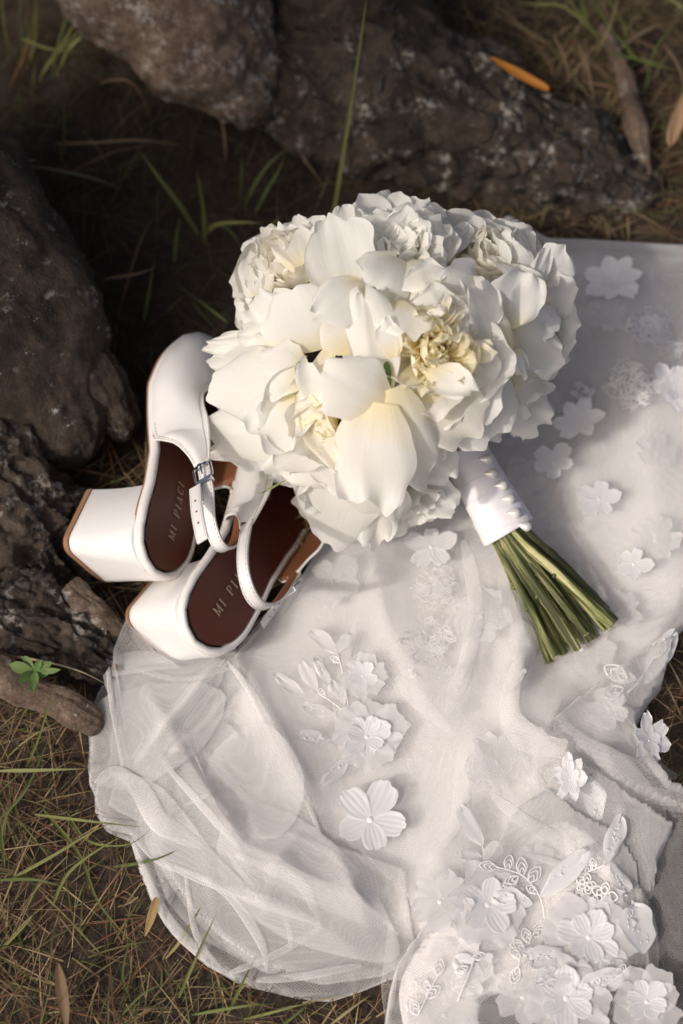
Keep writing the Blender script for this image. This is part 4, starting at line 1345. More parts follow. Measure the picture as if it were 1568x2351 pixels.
def flower(kind, px, py, face, rpx, rs=.085, seed=0, name='peony', guard=True, lab=None):
    r = random.Random(seed * 101 + 17)
    p = SB(px, py, rs)
    n = CF(*face).normalized()
    Rr = rpx * WID / 1568 * .93
    M = frame(p, n.orthogonal(), n)
    fl = obj(name, CALYX, bouquet, M @ Matrix.Translation((0, 0, -.012)))
    if lab: fl['label'] = lab
    def ring(ms, m, e0, e1, L0, L1, br, h=0., ph=0., wid=1.):
        for k in range(m):
            az_ = 6.283 * (k + ph) / m + r.uniform(-.22, .22)
            obj('petal', r.choice(ms), fl, put(ms, M, r, 0, az_, r.uniform(e0, e1), r.uniform(L0, L1) * Rr, br * Rr, h * Rr, r.uniform(-.25, .25), wid))
    if guard and kind == 'open':
        ring(GUARD, 8, R(-5), R(14), .95, 1.1, .1, -.25)
        ring(GUARD, 6, R(14), R(30), .8, .95, .1, -.2, .5, .9)
    elif guard:
        ring(GUARD, 8, R(5), R(28), .95, 1.15, .1, -.25)
        ring(GUARD, 7, R(28), R(50), .85, 1.02, .1, -.2, .5, .9)
    if kind == 'full':
        ring(GUARDC, 5, R(50), R(62), .80, .92, .10, -.15, .2, .8)
        ring(RUFF, 7, R(36), R(58), .74, .92, .20, -.1, .1, 1.15)
        ring(RUFF, 6, R(55), R(72), .72, .88, .13, -.05, .4, 1.1)
        ring(RUFF, 4, R(68), R(86), .66, .80, .05, -.02, .3)
    elif kind == 'open':
        ring(GUARDC, 4, R(24), R(40), .6, .75, .12, -.12, .3, .8)
        ring(RUFF, 6, R(30), R(60), .5, .68, .14, .0, .1)
        ring(RUFFY, 5, R(40), R(75), .40, .55, .10, .02, .3)
        A = Acc()
        for k in range(70):
            az_ = r.uniform(0, 6.283); el_ = r.uniform(R(10), R(80))
            me = THINY[k % 6]
            m4 = put(None, Matrix.Identity(4), r, 0, az_, el_, r.uniform(.46, .74) * Rr, .14 * Rr * r.random(), .06 * Rr, r.uniform(-.6, .6), r.uniform(.55, 1.))
            uvl = me.uv_layers[0].data
            uvv = [None] * len(me.vertices)
            for lp in me.loops: uvv[lp.vertex_index] = tuple(uvl[lp.index].uv)
            A.add([m4 @ v.co for v in me.vertices], [tuple(pp_.vertices) for pp_ in me.polygons], uvv)
        c = obj('inner_petals', mesh('inner_petals', A.v, A.f, PETALY, uvs=A.uv), fl, M)
        tag(c, 'fringe of thin yellow inner petals', kind='stuff')
    elif kind == 'cup':
        ring(GUARDC, 5, R(55), R(70), .85, .95, .12, -.2, .2, .9)
        ring(RUFFY, 8, R(50), R(72), .6, .78, .16, -.1, .1)
        ring(RUFFY, 6, R(65), R(85), .55, .7, .08, -.05, .4)
    elif kind == 'rose':
        k = 0
        for rr, m, e, L in ((.42, 5, 48, .72), (.33, 5, 60, .74), (.25, 5, 70, .74), (.17, 4, 78, .72), (.10, 3, 84, .68), (.04, 2, 88, .62)):
            for i in range(m):
                az_ = 6.283 * (i + .37 * k) / m + r.uniform(-.15, .15)
                obj('petal', r.choice(ROSE), fl, put(None, M, r, 0, az_, R(e) + r.uniform(-.08, .08), L * Rr * r.uniform(.93, 1.05), rr * Rr, -.3 * Rr, r.uniform(-.12, .12), .62 + rr * .7))
            k += 1
    return fl

F = {}
F['tl'] = flower('full', 680, 622, (-.45, .35, .82), 150, .092, 1)
F['rose'] = flower('rose', 925, 585, (.02, .50, .86), 118, .100, 2, 'rose')
F['tr'] = flower('full', 1105, 612, (.28, .42, .86), 140, .088, 3)
F['mid'] = flower('open', 992, 805, (.16, -.06, .98), 180, .108, 4)
F['cup'] = flower('cup', 758, 960, (-.12, -.35, .92), 150, .106, 5)
F['left'] = flower('bud', 600, 880, (-.75, -.05, .65), 130, .090, 6)
F['low'] = flower('bud', 790, 1090, (-.15, -.85, .5), 140, .090, 7)
F['right'] = flower('full', 1215, 770, (.72, .05, .68), 120, .085, 8)
F['back'] = flower('bud', 900, 520, (0, .85, .5), 120, .09, 9, 'rose')
F['backr'] = flower('bud', 1180, 600, (.6, .65, .4), 120, .085, 10)
F['under'] = flower('rose', 930, 1150, (.25, -.9, .25), 105, .080, 11, 'rose')
F['lowr'] = flower('bud', 1180, 920, (.75, -.55, .3), 115, .08, 12)
F['backl'] = flower('bud', 600, 720, (-.9, .25, .3), 110, .09, 13)
F['midlow'] = flower('bud', 960, 960, (.15, -.65, .7), 120, .092, 14)

HN = [0]
def hero(fl, bx, by, tx, ty, wpx, rb, rt, cup=-.5, bend=-.5, mat=None, ruf=.075, notch=.03, tip=.55, drop=.14, curl=0., face=None, pinch=0., base=.42, lab=None):
    """one big petal running from one picture position to another on the ball"""
    HN[0] += 1
    rh = random.Random(HN[0] * 31)
    curl = curl or rh.uniform(-1.3, .2) * (1 if bend > 0 else -1)
    pinch = pinch or rh.uniform(-.03, .03)
    b = SB(bx, by, rb); t = SB(tx, ty, rt)
    L = (t - b).length
    arc = 1 + bend * bend / 24
    W_ = wpx * WID / 1568 * .92
    v, f, u = petal_grid(L * arc, W_ * 1.05, cup=cup, bend=bend, th0=-bend / 2, ruf=ruf, notch=notch, tip=tip, drop=drop, curl=curl, seed=HN[0] * 3 + 1, nu=23, nv=21, base=base, pinch=pinch)
    mid = (b + t) / 2
    nrm = (mid - BC).normalized() * .5 + TOW * .6
    if face: nrm = CF(*face)
    M = frame(b, t - b, nrm)
    o = obj('petal', mesh('petal', v, f, mat or PETAL, uvs=u), F[fl], M)
    if lab: o['label'] = lab
    return o
# top left peony
hero('tl', 800, 700, 742, 498, 165, .105, .140, .5, .5, ruf=.03, curl=-.8)
hero('tl', 745, 800, 680, 655, 215, .110, .142, -.9, -.9, tip=.75, ruf=.015)
hero('tl', 660, 770, 610, 660, 120, .110, .130, -.6, -.7)
hero('tl', 838, 655, 712, 716, 105, .132, .152, -.5, -.6, tip=.4)
hero('tl', 605, 700, 572, 578, 90, .11, .125, .4, .5, notch=.03)
hero('tl', 690, 610, 662, 522, 95, .11, .125, .3, -.4, notch=.03)
hero('tl', 800, 570, 783, 468, 62, .10, .12, .5, -.4, tip=.2)
hero('backl', 660, 770, 556, 705, 110, .095, .12, -.5, -.5)
hero('backl', 660, 790, 548, 760, 70, .09, .12, -.4, -.3)
# left peony
hero('left', 690, 880, 490, 905, 200, .105, .138, -1., -1.0, tip=.7, ruf=.015)
hero('left', 690, 840, 488, 838, 120, .110, .128, -.7, -.7)
hero('left', 700, 800, 500, 795, 80, .110, .125, -.6, -.5, ruf=.06, notch=.02, tip=.65)
hero('left', 700, 990, 478, 985, 140, .100, .125, -.7, -.7, ruf=.02)
hero('left', 690, 1010, 500, 1038, 120, .095, .115, -.6, -.6)
hero('left', 690, 920, 598, 1020, 150, .115, .140, -.4, -.5, tip=.8)
hero('left', 700, 860, 600, 830, 130, .120, .138, -.5, -.6, notch=.04)
# cup peony in front
hero('cup', 862, 945, 842, 668, 112, .120, .146, -.7, -.45, tip=.22, drop=.0, pinch=-.03)
hero('cup', 885, 935, 748, 842, 150, .132, .155, -.7, -.7, tip=.7, ruf=.01)
hero('cup', 868, 925, 838, 1150, 172, .138, .142, -.45, -.7, ruf=.07, tip=.8, base=.5, drop=.08)
hero('low', 850, 1060, 832, 1215, 165, .122, .112, -.5, -.6, ruf=.07, tip=.75)
hero('cup', 760, 800, 690, 1010, 60, .120, .135, .5, -.5, ruf=.03, tip=.4)
hero('cup', 690, 900, 790, 1075, 70, .128, .132, .6, -.4, PETALC, tip=.4)
hero('cup', 820, 800, 760, 720, 120, .118, .14, -.4, -.4, PETALC)
hero('cup', 745, 1000, 705, 830, 70, .12, .142, .7, .4)
# below the front peony
hero('low', 800, 1010, 640, 1085, 170, .112, .118, -.5, -.6, tip=.7)
hero('low', 720, 1000, 612, 1100, 110, .10, .11, -.4, -.5)
hero('low', 820, 1040, 735, 1230, 190, .105, .10, -.5, -.7, tip=.8, ruf=.03)
hero('low', 890, 1080, 885, 1225, 120, .112, .095, -.5, -.6, tip=.75)
hero('low', 790, 1130, 675, 1165, 80, .095, .10, -.4, -.4, tip=.5)
hero('low', 900, 1190, 800, 1235, 80, .085, .085, .4, -.4, tip=.3)
# yellow-hearted peony
hero('midlow', 890, 895, 962, 1110, 165, .134, .122, -.6, -.8, ruf=.05, tip=.65, base=.5)
hero('mid', 975, 880, 1050, 1030, 185, .115, .122, -.3, -.6, PETALC, tip=.8)
hero('mid', 1060, 850, 1140, 1005, 190, .108, .115, -.35, -.5, tip=.8, notch=.03)
hero('midlow', 940, 1010, 1020, 1100, 120, .115, .110, -.5, -.6)
hero('midlow', 930, 1010, 1000, 1050, 70, .125, .120, -.5, -.6)
hero('mid', 1165, 810, 1085, 655, 95, .118, .155, .3, .5, notch=.05, tip=.5, ruf=.04)
hero('mid', 915, 690, 925, 775, 120, .128, .145, -.4, -.5, ruf=.07, notch=.05)
hero('mid', 1010, 680, 1060, 780, 110, .118, .138, -.4, -.5, ruf=.06)
hero('mid', 965, 640, 1020, 720, 90, .125, .138, -.4, -.4, ruf=.06)
hero('mid', 985, 840, 1085, 900, 75, .130, .150, .4, .8, ruf=.06, curl=-1.5)
hero('mid', 905, 820, 893, 730, 55, .130, .145, .4, .4, ruf=.06)
hero('mid', 1100, 760, 1160, 860, 90, .110, .12, -.4, -.5)
# right side
hero('tr', 1155, 745, 1225, 632, 125, .115, .150, .6, .5, curl=-1.2, tip=.6)
hero('tr', 1225, 665, 1258, 568, 45, .125, .145, .5, .3, tip=.7)
hero('tr', 1110, 600, 1118, 500, 130, .105, .12, .3, -.4, tip=.75)
hero('tr', 1160, 600, 1180, 535, 70, .10, .11, .3, -.4)
hero('tr', 1090, 680, 1030, 600, 110, .118, .135, -.4, -.5)
hero('right', 1170, 740, 1285, 815, 140, .112, .128, -.4, -.6, tip=.7)
hero('right', 1200, 700, 1260, 780, 120, .115, .125, -.3, -.5)
hero('right', 1190, 830, 1255, 905, 110, .105, .11, -.4, -.4, tip=.3)
hero('right', 1190, 800, 1205, 870, 40, .115, .125, -.6, -.3)
hero('right', 1220, 800, 1232, 862, 40, .110, .118, -.6, -.3)
hero('backr', 1220, 690, 1315, 640, 120, .085, .10, -.3, -.4)
hero('backr', 1230, 760, 1330, 760, 160, .085, .10, -.4, -.5)
hero('backr', 1240, 640, 1300, 570, 100, .08, .10, -.3, -.4)
hero('lowr', 1150, 880, 1245, 975, 130, .09, .085, -.4, -.4, PETALR)
hero('lowr', 1150, 930, 1160, 1000, 110, .09, .085, -.4, -.3)
# back and rose
hero('back', 880, 580, 820, 492, 130, .10, .115, .3, -.4, PETALR, tip=.85)
hero('back', 920, 570, 945, 483, 130, .10, .115, .3, -.4, PETALR, tip=.7)
hero('back', 1000, 590, 1015, 498, 150, .10, .115, .3, -.4, PETALR, tip=.7)
hero('rose', 930, 600, 862, 662, 130, .118, .132, -.4, -.6, PETALR, curl=-1.)
hero('rose', 940, 600, 990, 660, 120, .118, .132, -.4, -.6, PETALR, curl=-1.)
# hidden lower blooms
hero('under', 960, 1100, 1050, 1170, 90, .085, .075, .3, -.4, PETALR)
hero('under', 950, 1120, 980, 1200, 110, .085, .075, -.4, -.4, PETALR)
hero('under', 900, 1150, 880, 1240, 110, .085, .075, -.4, -.4)
# green sepals and leaves peeping out
for (a, b, c, d, wp, r0, r1, nm, m_) in [(700, 905, 692, 828, 34, .124, .126, 'sepal', SEPAL), (889, 905, 888, 830, 18, .128, .13, 'sepal', SEPAL), (1150, 930, 1172, 870, 40, .09, .09, 'leaf', LEAFG), (880, 1160, 892, 1110, 22, .11, .11, 'sepal', SEPAL), (860, 690, 838, 640, 40, .10, .10, 'leaf', LEAFG)]:
    b_, t_ = SB(a, b, r0), SB(c, d, r1)
    v, f, u = petal_grid((t_ - b_).length, wp * WID / 1568, cup=-.4, bend=-.2, th0=.1, tip=.3, drop=0., nu=5, nv=7, base=.5)
    obj(nm, mesh(nm, v, f, m_, uvs=u), bouquet, frame(b_, t_ - b_, TOW))

# stems and wrap
T0, T1 = P(1062, 1032, .075), P(1168, 1222, .052)
ax = (T1 - T0).normalized()
def wrap():
    n, seg = 110, 64
    vs, uv = [], []
    side = ax.cross(TOW).normalized()
    top = side.cross(ax).normalized()
    if top.dot(TOW) < 0: top = -top
    for i in range(n):
        t = i / (n - 1)
        c = T0.lerp(T1, t)
        r_ = .0158 + .0042 * t + .0018 * (1 - min(1, t * 5)) 
        for k in range(seg):
            a = 6.283 * k / seg
            # overlapping turns of ribbon, edges slanted round the handle
            q = t * 5.2 + .16 * math.sin(a + .6)
            fr = q - math.floor(q)
            step = .0004 * (1 - fr) ** 2 + .00016 * math.sin(a * 2 + math.floor(q) * 2.1)
            d_ = side * math.cos(a) + top * math.sin(a) * .82
            e = .0015 * math.sin(a + .5) * (1 if i in (0, n - 1) else 0)
            vs.append(c + d_ * (r_ + step) + ax * e)
            uv.append((k / seg, t))
    fs = [(i * seg + k, i * seg + (k + 1) % seg, (i + 1) * seg + (k + 1) % seg, (i + 1) * seg + k) for i in range(n - 1) for k in range(seg)]
    o = obj('ribbon_wrap', mesh('ribbon_wrap', vs, fs, RIBBON, uvs=uv), bouquet)
    md = o.modifiers.new('thickness', 'SOLIDIFY'); md.thickness = .0008
    o['label'] = 'white satin ribbon wound round the stems'
    prof = [(0, .0005), (.0020, .0015), (.0042, .0028), (.0062, .0037), (.0080, .0039), (.0096, .0032), (.0105, .0016), (.0108, .0002)]
    for i in range(7):
        t = .03 + .95 * i / 6
        rs_ = side if side.dot(RIGHT) > 0 else -side
        an = R(14 + 4 * math.sin(i * 2.3))
        out_ = (top * .82 * math.cos(an) + rs_ * math.sin(an))
        p0 = T0.lerp(T1, t) + out_ * (.0158 + .0042 * t + .0018 * (1 - min(1, t * 5)) + .0022)
        dr = (rs_ * .80 - top * .24 + ax * (.42 + .25 * (i == 6))).normalized()
        v, f, u = tube([p0 + dr * a for a, b in prof], [b for a, b in prof], 14)
        obj('pearl_pin', mesh('pearl_pin', v, f, PEARL), o)
wrap()
random.seed(5)
stems = [  # start on the wrap (px), end (px), start z, end z, radius
    (1118, 1236, 1262, 1522, .046, .016, .0042), (1135, 1232, 1240, 1440, .050, .020, .0036), (1150, 1222, 1325, 1492, .062, .030, .0040),
    (1172, 1205, 1404, 1436, .068, .040, .0048), (1160, 1215, 1358, 1470, .064, .026, .0038), (1195, 1198, 1412, 1425, .064, .030, .0038),
    (1215, 1190, 1395, 1400, .056, .026, .0036), (1140, 1225, 1295, 1500, .054, .016, .0042), (1125, 1238, 1232, 1500, .040, .012, .0034),
    (1180, 1205, 1372, 1462, .056, .018, .0040), (1165, 1215, 1335, 1478, .052, .014, .0040), (1200, 1200, 1382, 1440, .052, .016, .0040),
    (1128, 1234, 1275, 1508, .050, .026, .0036), (1186, 1202, 1388, 1446, .066, .034, .0036), (1142, 1228, 1302, 1470, .060, .030, .0034), (1205, 1196, 1402, 1412, .060, .022, .0036), (1158, 1218, 1345, 1455, .060, .034, .0034),
    (1150, 1225, 1310, 1490, .044, .011, .0038), (1210, 1195, 1370, 1420, .044, .014, .0038), (1150, 1222, 1280, 1512, .046, .010, .0036)]
for i, (a, b, c, d, z0, z1, rad) in enumerate(stems):
    p0 = P(a, b, z0); p1 = P(c, d, z1)
    rel = p0 - T1; rel = rel - ax * rel.dot(ax)
    if rel.length > .0112: rel *= .0112 / rel.length
    p0 = T1 + rel - ax * .002
    pb = p0 + (T0 - T1) * .85
    pb = pb.lerp(T0.lerp(T1, .1), .6)
    mid = p0.lerp(p1, .5) + Vector((random.uniform(-.0012, .0012), random.uniform(-.0012, .0012), random.uniform(-.0005, .0015)))
    q = resample(catmull([tuple(pb), tuple(p0), tuple(mid), tuple(p1)], 10), 40)
    rad *= random.uniform(.62, .88)
    ra = [rad * (1 + .05 * math.sin(k * .5 + i)) for k in range(40)]
    for node in (random.randint(18, 24), random.randint(29, 36)):
        for k in range(40): ra[k] += .0009 * math.exp(-((k - node) / .8) ** 2)
    v, f, u = tube([Vector(p) for p in q], ra, 12, cap=False, flat=.88)
    s_ = obj('stem', mesh('stem', v, f, STEM, uvs=u), bouquet)
    e = Vector(q[-1]) - Vector(q[-2]); e.normalize()
    s0 = len(v) - 12
    vs = [Vector(x) + e * random.uniform(-.0006, .001) for x in v[s0:]]
    cen = sum(vs, Vector()) / 12
    vs2 = vs + [cen + (x - cen) * .5 + e * random.uniform(-.0002, .0012) for x in vs] + [cen - e * .0004]
    fs = [(k, (k + 1) % 12, 12 + (k + 1) % 12, 12 + k) for k in range(12)] + [(12 + k, 12 + (k + 1) % 12, 24) for k in range(12)]
    obj('cut_end', mesh('cut_end', vs2, fs, STEMEND, smooth=False), s_)
    node = random.randint(22, 32)
    c0 = Vector(q[node]); dd = (CF(random.choice((-1, 1)) * .8, -.3, .4)).normalized()
    v, f, u = tube([c0, c0 + dd * rad * 1.1 + e * .001, c0 + dd * rad * 1.5 + e * .0022], [rad * .5, rad * .42, rad * .2], 7)
    obj('node', mesh('node', v, f, STEM, uvs=u), s_)

# ------------------------------------------------------------------ grass, litter, leaves
GC = [(.14, .155, .045), (.19, .19, .065), (.11, .13, .04), (.26, .24, .10)]
DC = [(.30, .215, .115), (.22, .145, .075), (.38, .29, .16), (.14, .085, .047), (.18, .08, .042), (.10, .06, .036)]
def blade(root_, dirn, L, W_, bend, nseg=5, droop=0.):
    """flat tapering blade, returns verts, faces"""
    d = Vector(dirn).normalized()
    s = d.cross(Vector((0, 0, 1)))
    if s.length < .05: s = Vector((1, 0, 0))
    s.normalize()
    nrm = s.cross(d)
    p = Vector(root_)
    vs = []
    for k in range(nseg + 1):
        t = k / nseg
        w_ = W_ * (1 - t ** 1.7) * (.75 + .25 * math.sin(math.pi * min(1, t * 1.5)))
        if k == nseg: w_ = W_ * .04
        vs += [p - s * w_ / 2 + nrm * w_ * .12, p + s * w_ / 2 + nrm * w_ * .12]
        d2 = (d + nrm * bend * t + Vector((0, 0, -droop * t))).normalized()
        p = p + d2 * (L / nseg)
    return vs, [(2 * k, 2 * k + 1, 2 * k + 3, 2 * k + 2) for k in range(nseg)]

def litter():
    r = random.Random(11)
    outer = poly_xy(OUT1, .01)
    A = Acc(); G = Acc()
    n = 0
    xs = np.array([r.uniform(-.40, .42) for _ in range(17000)]); ys = np.array([r.uniform(-.56, .72) for _ in range(17000)])
    ins = inside(xs, ys, outer) | inside(xs, ys, poly_xy(HEM, .01)) | inside(xs, ys, poly_xy([(1430, 1850), (1520, 1800), (1660, 1850), (1700, 2200), (1640, 2430), (1500, 2430)], .01))
    dd, _, _ = seg_dist(xs, ys, outer)
    gz = ground_h(xs, ys)
    for x, y, i_, d, z in zip(xs, ys, ins, dd, gz):
        if i_ and d > .008: continue
        a = r.uniform(0, 6.283)
        L = r.uniform(.018, .085)
        el_ = r.uniform(-.05, .3)
        if d < .03: L *= .6
        c = r.choice(DC)
        k = r.uniform(.45, 1.15)
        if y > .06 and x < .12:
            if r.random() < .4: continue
            k *= .2  # shade of the upper left hollow put into the litter colour
        v, f = blade((x, y, z + r.uniform(-.001, .007)), (math.cos(a) * math.cos(el_), math.sin(a) * math.cos(el_), math.sin(el_)), L, r.uniform(.0005, .0015), r.uniform(-.7, .3), 5)
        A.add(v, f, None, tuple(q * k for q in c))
        n += 1
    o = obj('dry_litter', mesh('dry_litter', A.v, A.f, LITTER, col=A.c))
    tag(o, 'brown dry grass and plant litter covering the soil', 'litter', kind='stuff')
    # short living grass, thickest in the lower left and upper right
    for _ in range(9000):
        x = r.uniform(-.40, .42); y = r.uniform(-.56, .70)
        den = .25
        if x < -.05 and y < -.12: den = .8
        if x > .08 and y > .22: den = .6
        if x < -.12 and y > .26: den = .55
        if r.random() > den: continue
        xx, yy = np.array([x]), np.array([y])
        if inside(xx, yy, outer)[0] or inside(xx, yy, polyH)[0]: continue
        d = seg_dist(xx, yy, outer)[0][0]
        a = r.uniform(0, 6.283); el_ = r.uniform(.25, 1.2)
        L = r.uniform(.025, .085) * (1 if d > .04 else .55)
        c = r.choice(GC) if r.random() < .68 else r.choice(DC[:3])
        k = r.uniform(.5, 1.1) * (.5 if (y > .06 and x < .05) else 1)  # blades at upper left coloured darker to stand in for shade
        v, f = blade((x, y, float(ground_h(xx, yy)[0])), (math.cos(a) * math.cos(el_), math.sin(a) * math.cos(el_), math.sin(el_)), L, r.uniform(.0006, .0016), r.uniform(-1.3, .1), 7, .4)
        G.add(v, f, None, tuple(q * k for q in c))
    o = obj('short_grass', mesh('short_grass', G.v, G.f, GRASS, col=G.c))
    tag(o, 'short green and straw-coloured grass growing through the litter', 'grass', kind='stuff')
litter()

def pblade(pts, wpx, col, name='blade', parent=None, z0=True):
    """a single long blade along picture positions (px, py, z)"""
    q = resample(catmull([tuple(P(a, b, c)) for a, b, c in pts], 8), 22)
    W_ = wpx * WID / 1568
    vs, fs = [], []
    for k in range(22):
        t = k / 21
        tn = Vector(q[min(k + 1, 21)] - q[max(k - 1, 0)]).normalized()
        s = tn.cross(TOW + Vector((.3, .1, 0))).normalized()
        nn = s.cross(tn)
        w_ = W_ * max(.04, (1 - t ** 2.2)) * (.55 + .45 * min(1, t * 4))
        vs += [Vector(q[k]) - s * w_ / 2 + nn * w_ * .25, Vector(q[k]), Vector(q[k]) + s * w_ / 2 + nn * w_ * .25]
        if k:
            b = 3 * k
            fs += [(b - 3, b - 2, b + 1, b), (b - 2, b - 1, b + 2, b + 1)]
    me = mesh(name, vs, fs, GRASS, col=[tuple(col) + (1,)] * len(vs))
    return obj(name, me, parent)

def tuft(label, at, blades, group='grass tufts'):
    e = empty('grass_tuft', Matrix.Translation(P(*at)))
    tag(e, label, 'grass', group)
    for pts, wp, c in blades:
        pblade(pts, wp, c, 'blade', e)
    return e
g0, g1, g2, g3 = (.15, .18, .05), (.20, .21, .07), (.10, .13, .04), (.32, .28, .13)
st1 = (.30, .22, .12)
tuft('tuft of broad green blades standing behind the bouquet on dark litter', (500, 560, 0), [
    ([(455, 540, .0), (410, 470, .03), (365, 410, .05), (322, 348, .06)], 15, g0), ([(470, 560, 0), (465, 480, .03), (458, 430, .05), (452, 392, .06)], 13, g0),
    ([(470, 540, 0), (495, 518, .02), (540, 512, .035), (602, 512, .04)], 15, g1), ([(560, 480, 0), (575, 440, .02), (610, 385, .035), (662, 338, .05)], 11, g2),
    ([(585, 490, 0), (610, 440, .02), (640, 390, .03), (655, 350, .04)], 11, g2), ([(548, 460, 0), (552, 420, .02), (556, 360, .04)], 10, g2),
    ([(400, 600, 0), (405, 540, .015), (415, 495, .02)], 11, g2), ([(480, 515, .01), (520, 525, .015), (552, 560, .01)], 9, g2),
    ([(575, 560, 0), (620, 520, .015), (650, 490, .02)], 11, g2), ([(330, 740, 0), (345, 650, .02), (355, 590, .03)], 9, g2)])
tuft('clump of thin grass in the upper left corner beside the lichened root', (70, 180, 0), [
    ([(20, 130, 0), (8, 60, .03), (2, -20, .06)], 9, g1), ([(50, 140, 0), (70, 80, .03), (85, -10, .07)], 9, g0), ([(60, 160, 0), (80, 80, .04), (80, -20, .08)], 9, g1),
    ([(100, 160, 0), (150, 90, .05), (200, -5, .09)], 8, g1), ([(130, 170, .0), (165, 105, .05), (230, 68, .08), (330, 70, .08), (450, 92, .06)], 8, (.28, .30, .10)),
    ([(120, 180, 0), (130, 110, .03), (155, 30, .06), (165, -20, .07)], 8, g0), ([(50, 90, .04), (110, 112, .05), (200, 122, .04)], 8, g1), ([(30, 180, 0), (60, 100, .03), (60, 20, .06)], 8, g2),
    ([(90, 190, 0), (110, 150, .02), (200, 60, .04), (285, 53, .04)], 6, g1), ([(0, 330, 0), (25, 250, .02), (50, 200, .03)], 7, g2), ([(40, 210, 0), (50, 260, .02), (75, 300, .03)], 7, g2),
    ([(140, 370, 0), (148, 280, .03), (140, 190, .06)], 7, g2), ([(20, 200, 0), (70, 90, .04), (70, 30, .06), (55, -10, .07)], 7, (.16, .07, .03))])
tuft('bent green blades hanging over dead grass in the upper right corner', (1400, 130, 0), [
    ([(1180, 10, .03), (1230, 12, .05), (1300, 20, .06), (1390, 110, .05)], 11, g1), ([(1290, -20, .05), (1340, 50, .06), (1400, 120, .04)], 12, g1),
    ([(1340, -20, .04), (1420, 90, .05), (1480, 150, .03)], 12, g0), ([(1330, -10, .06), (1350, 60, .06), (1400, 95, .05)], 12, g0), ([(1420, -20, .06), (1395, 70, .06), (1340, 170, .01)], 8, g3),
    ([(1380, -20, .05), (1430, 60, .05), (1450, 130, .03), (1568, 165, .03)], 10, g0), ([(1500, -30, .10), (1568, 20, .10), (1620, 40, .09)], 12, g1), ([(1400, 125, .02), (1480, 140, .03), (1540, 150, .03)], 8, g2),
    ([(1480, 220, 0), (1500, 120, .03), (1560, 40, .05)], 8, g2), ([(1330, 100, 0), (1310, 60, .02), (1270, 90, .01)], 7, st1), ([(1330, 90, .01), (1290, 140, .015), (1275, 190, .0)], 8, st1), ([(1340, 90, .01), (1350, 160, .015), (1360, 220, .0)], 8, st1), ([(1320, 90, .01), (1340, 150, .015), (1335, 200, .0)], 8, st1)])
tuft('crossing green blades at the left edge of the picture below the roots', (120, 1900, 0), [
    ([(20, 2020, 0), (120, 1965, .03), (220, 1905, .04), (280, 1880, .04)], 8, g1), ([(100, 1860, 0), (180, 1960, .02), (230, 2080, .03), (330, 2190, .03)], 8, g0),
    ([(120, 2080, 0), (160, 2000, .03), (260, 1930, .04), (290, 1925, .04)], 8, g1), ([(80, 1870, .01), (200, 1885, .03), (340, 1900, .03)], 7, g1), ([(150, 1860, 0), (200, 1930, .02), (290, 1940, .03), (345, 1905, .03)], 7, g0),
    ([(0, 1770, .02), (100, 1768, .03), (200, 1765, .03)], 9, (.24, .25, .10)), ([(0, 1880, 0), (60, 1810, .02), (110, 1700, .03)], 8, g2), ([(60, 1760, 0), (90, 1690, .03), (130, 1560, .05)], 6, g0),
    ([(0, 2180, 0), (60, 2120, .03), (90, 2080, .03)], 8, g1), ([(0, 2020, .0), (80, 2020, .02), (160, 2040, .02)], 8, g2), ([(260, 1990, 0), (350, 1975, .03), (420, 1945, .03)], 8, g2), ([(10, 1990, 0), (5, 1900, .03), (40, 1830, .04)], 7, g0)])
tuft('low green blades under the bottom left edge of the tulle', (480, 2230, 0), [
    ([(410, 2290, 0), (440, 2220, .02), (500, 2090, .03)], 8, g1), ([(380, 2200, 0), (420, 2150, .02), (480, 2050, .02)], 8, g3), ([(520, 2330, 0), (555, 2260, .02), (590, 2190, .02)], 8, g0),
    ([(560, 2340, 0), (640, 2320, .02), (720, 2300, .02)], 7, g1), ([(440, 2330, 0), (560, 2310, .02), (640, 2305, .01)], 7, g0), ([(760, 2351, 0), (800, 2320, .01), (850, 2285, .01)], 7, g3), ([(270, 2340, 0), (330, 2280, .02), (400, 2250, .02)], 6, g2),
    ([(640, 2360, 0), (690, 2320, .015), (720, 2290, .01)], 7, g2), ([(300, 2300, 0), (280, 2240, .02), (300, 2150, .03)], 7, g2)])
tag(pblade([(745, 560, .0), (765, 480, .04), (790, 330, .09), (822, 130, .14), (845, -30, .18)], 13, (.20, .21, .07), 'grass_stalk'), 'long straight green grass stalk rising above the bouquet', 'grass', 'grass tufts')
tag(pblade([(545, 1180, .075), (580, 1150, .09), (620, 1122, .10), (664, 1098, .105)], 11, (.26, .29, .11), 'grass_shoot'), 'short green grass blade poking out between the two shoes', 'grass', 'grass tufts')
tag(pblade([(520, 740, .06), (480, 710, .05), (440, 680, .03)], 9, g2, 'grass_shoot'), 'green grass blade left of the bouquet, over the toe of the upper shoe', 'grass', 'grass tufts')
tag(pblade([(-20, 1500, .03), (80, 1515, .04), (180, 1540, .045), (260, 1580, .035)], 6, (.34, .28, .18), 'grass_stalk'), 'dry straw stalk lying across the roots above the clover', 'grass', 'grass tufts')
d1, d2, d3 = (.26, .18, .11), (.34, .26, .17), (.17, .10, .06)
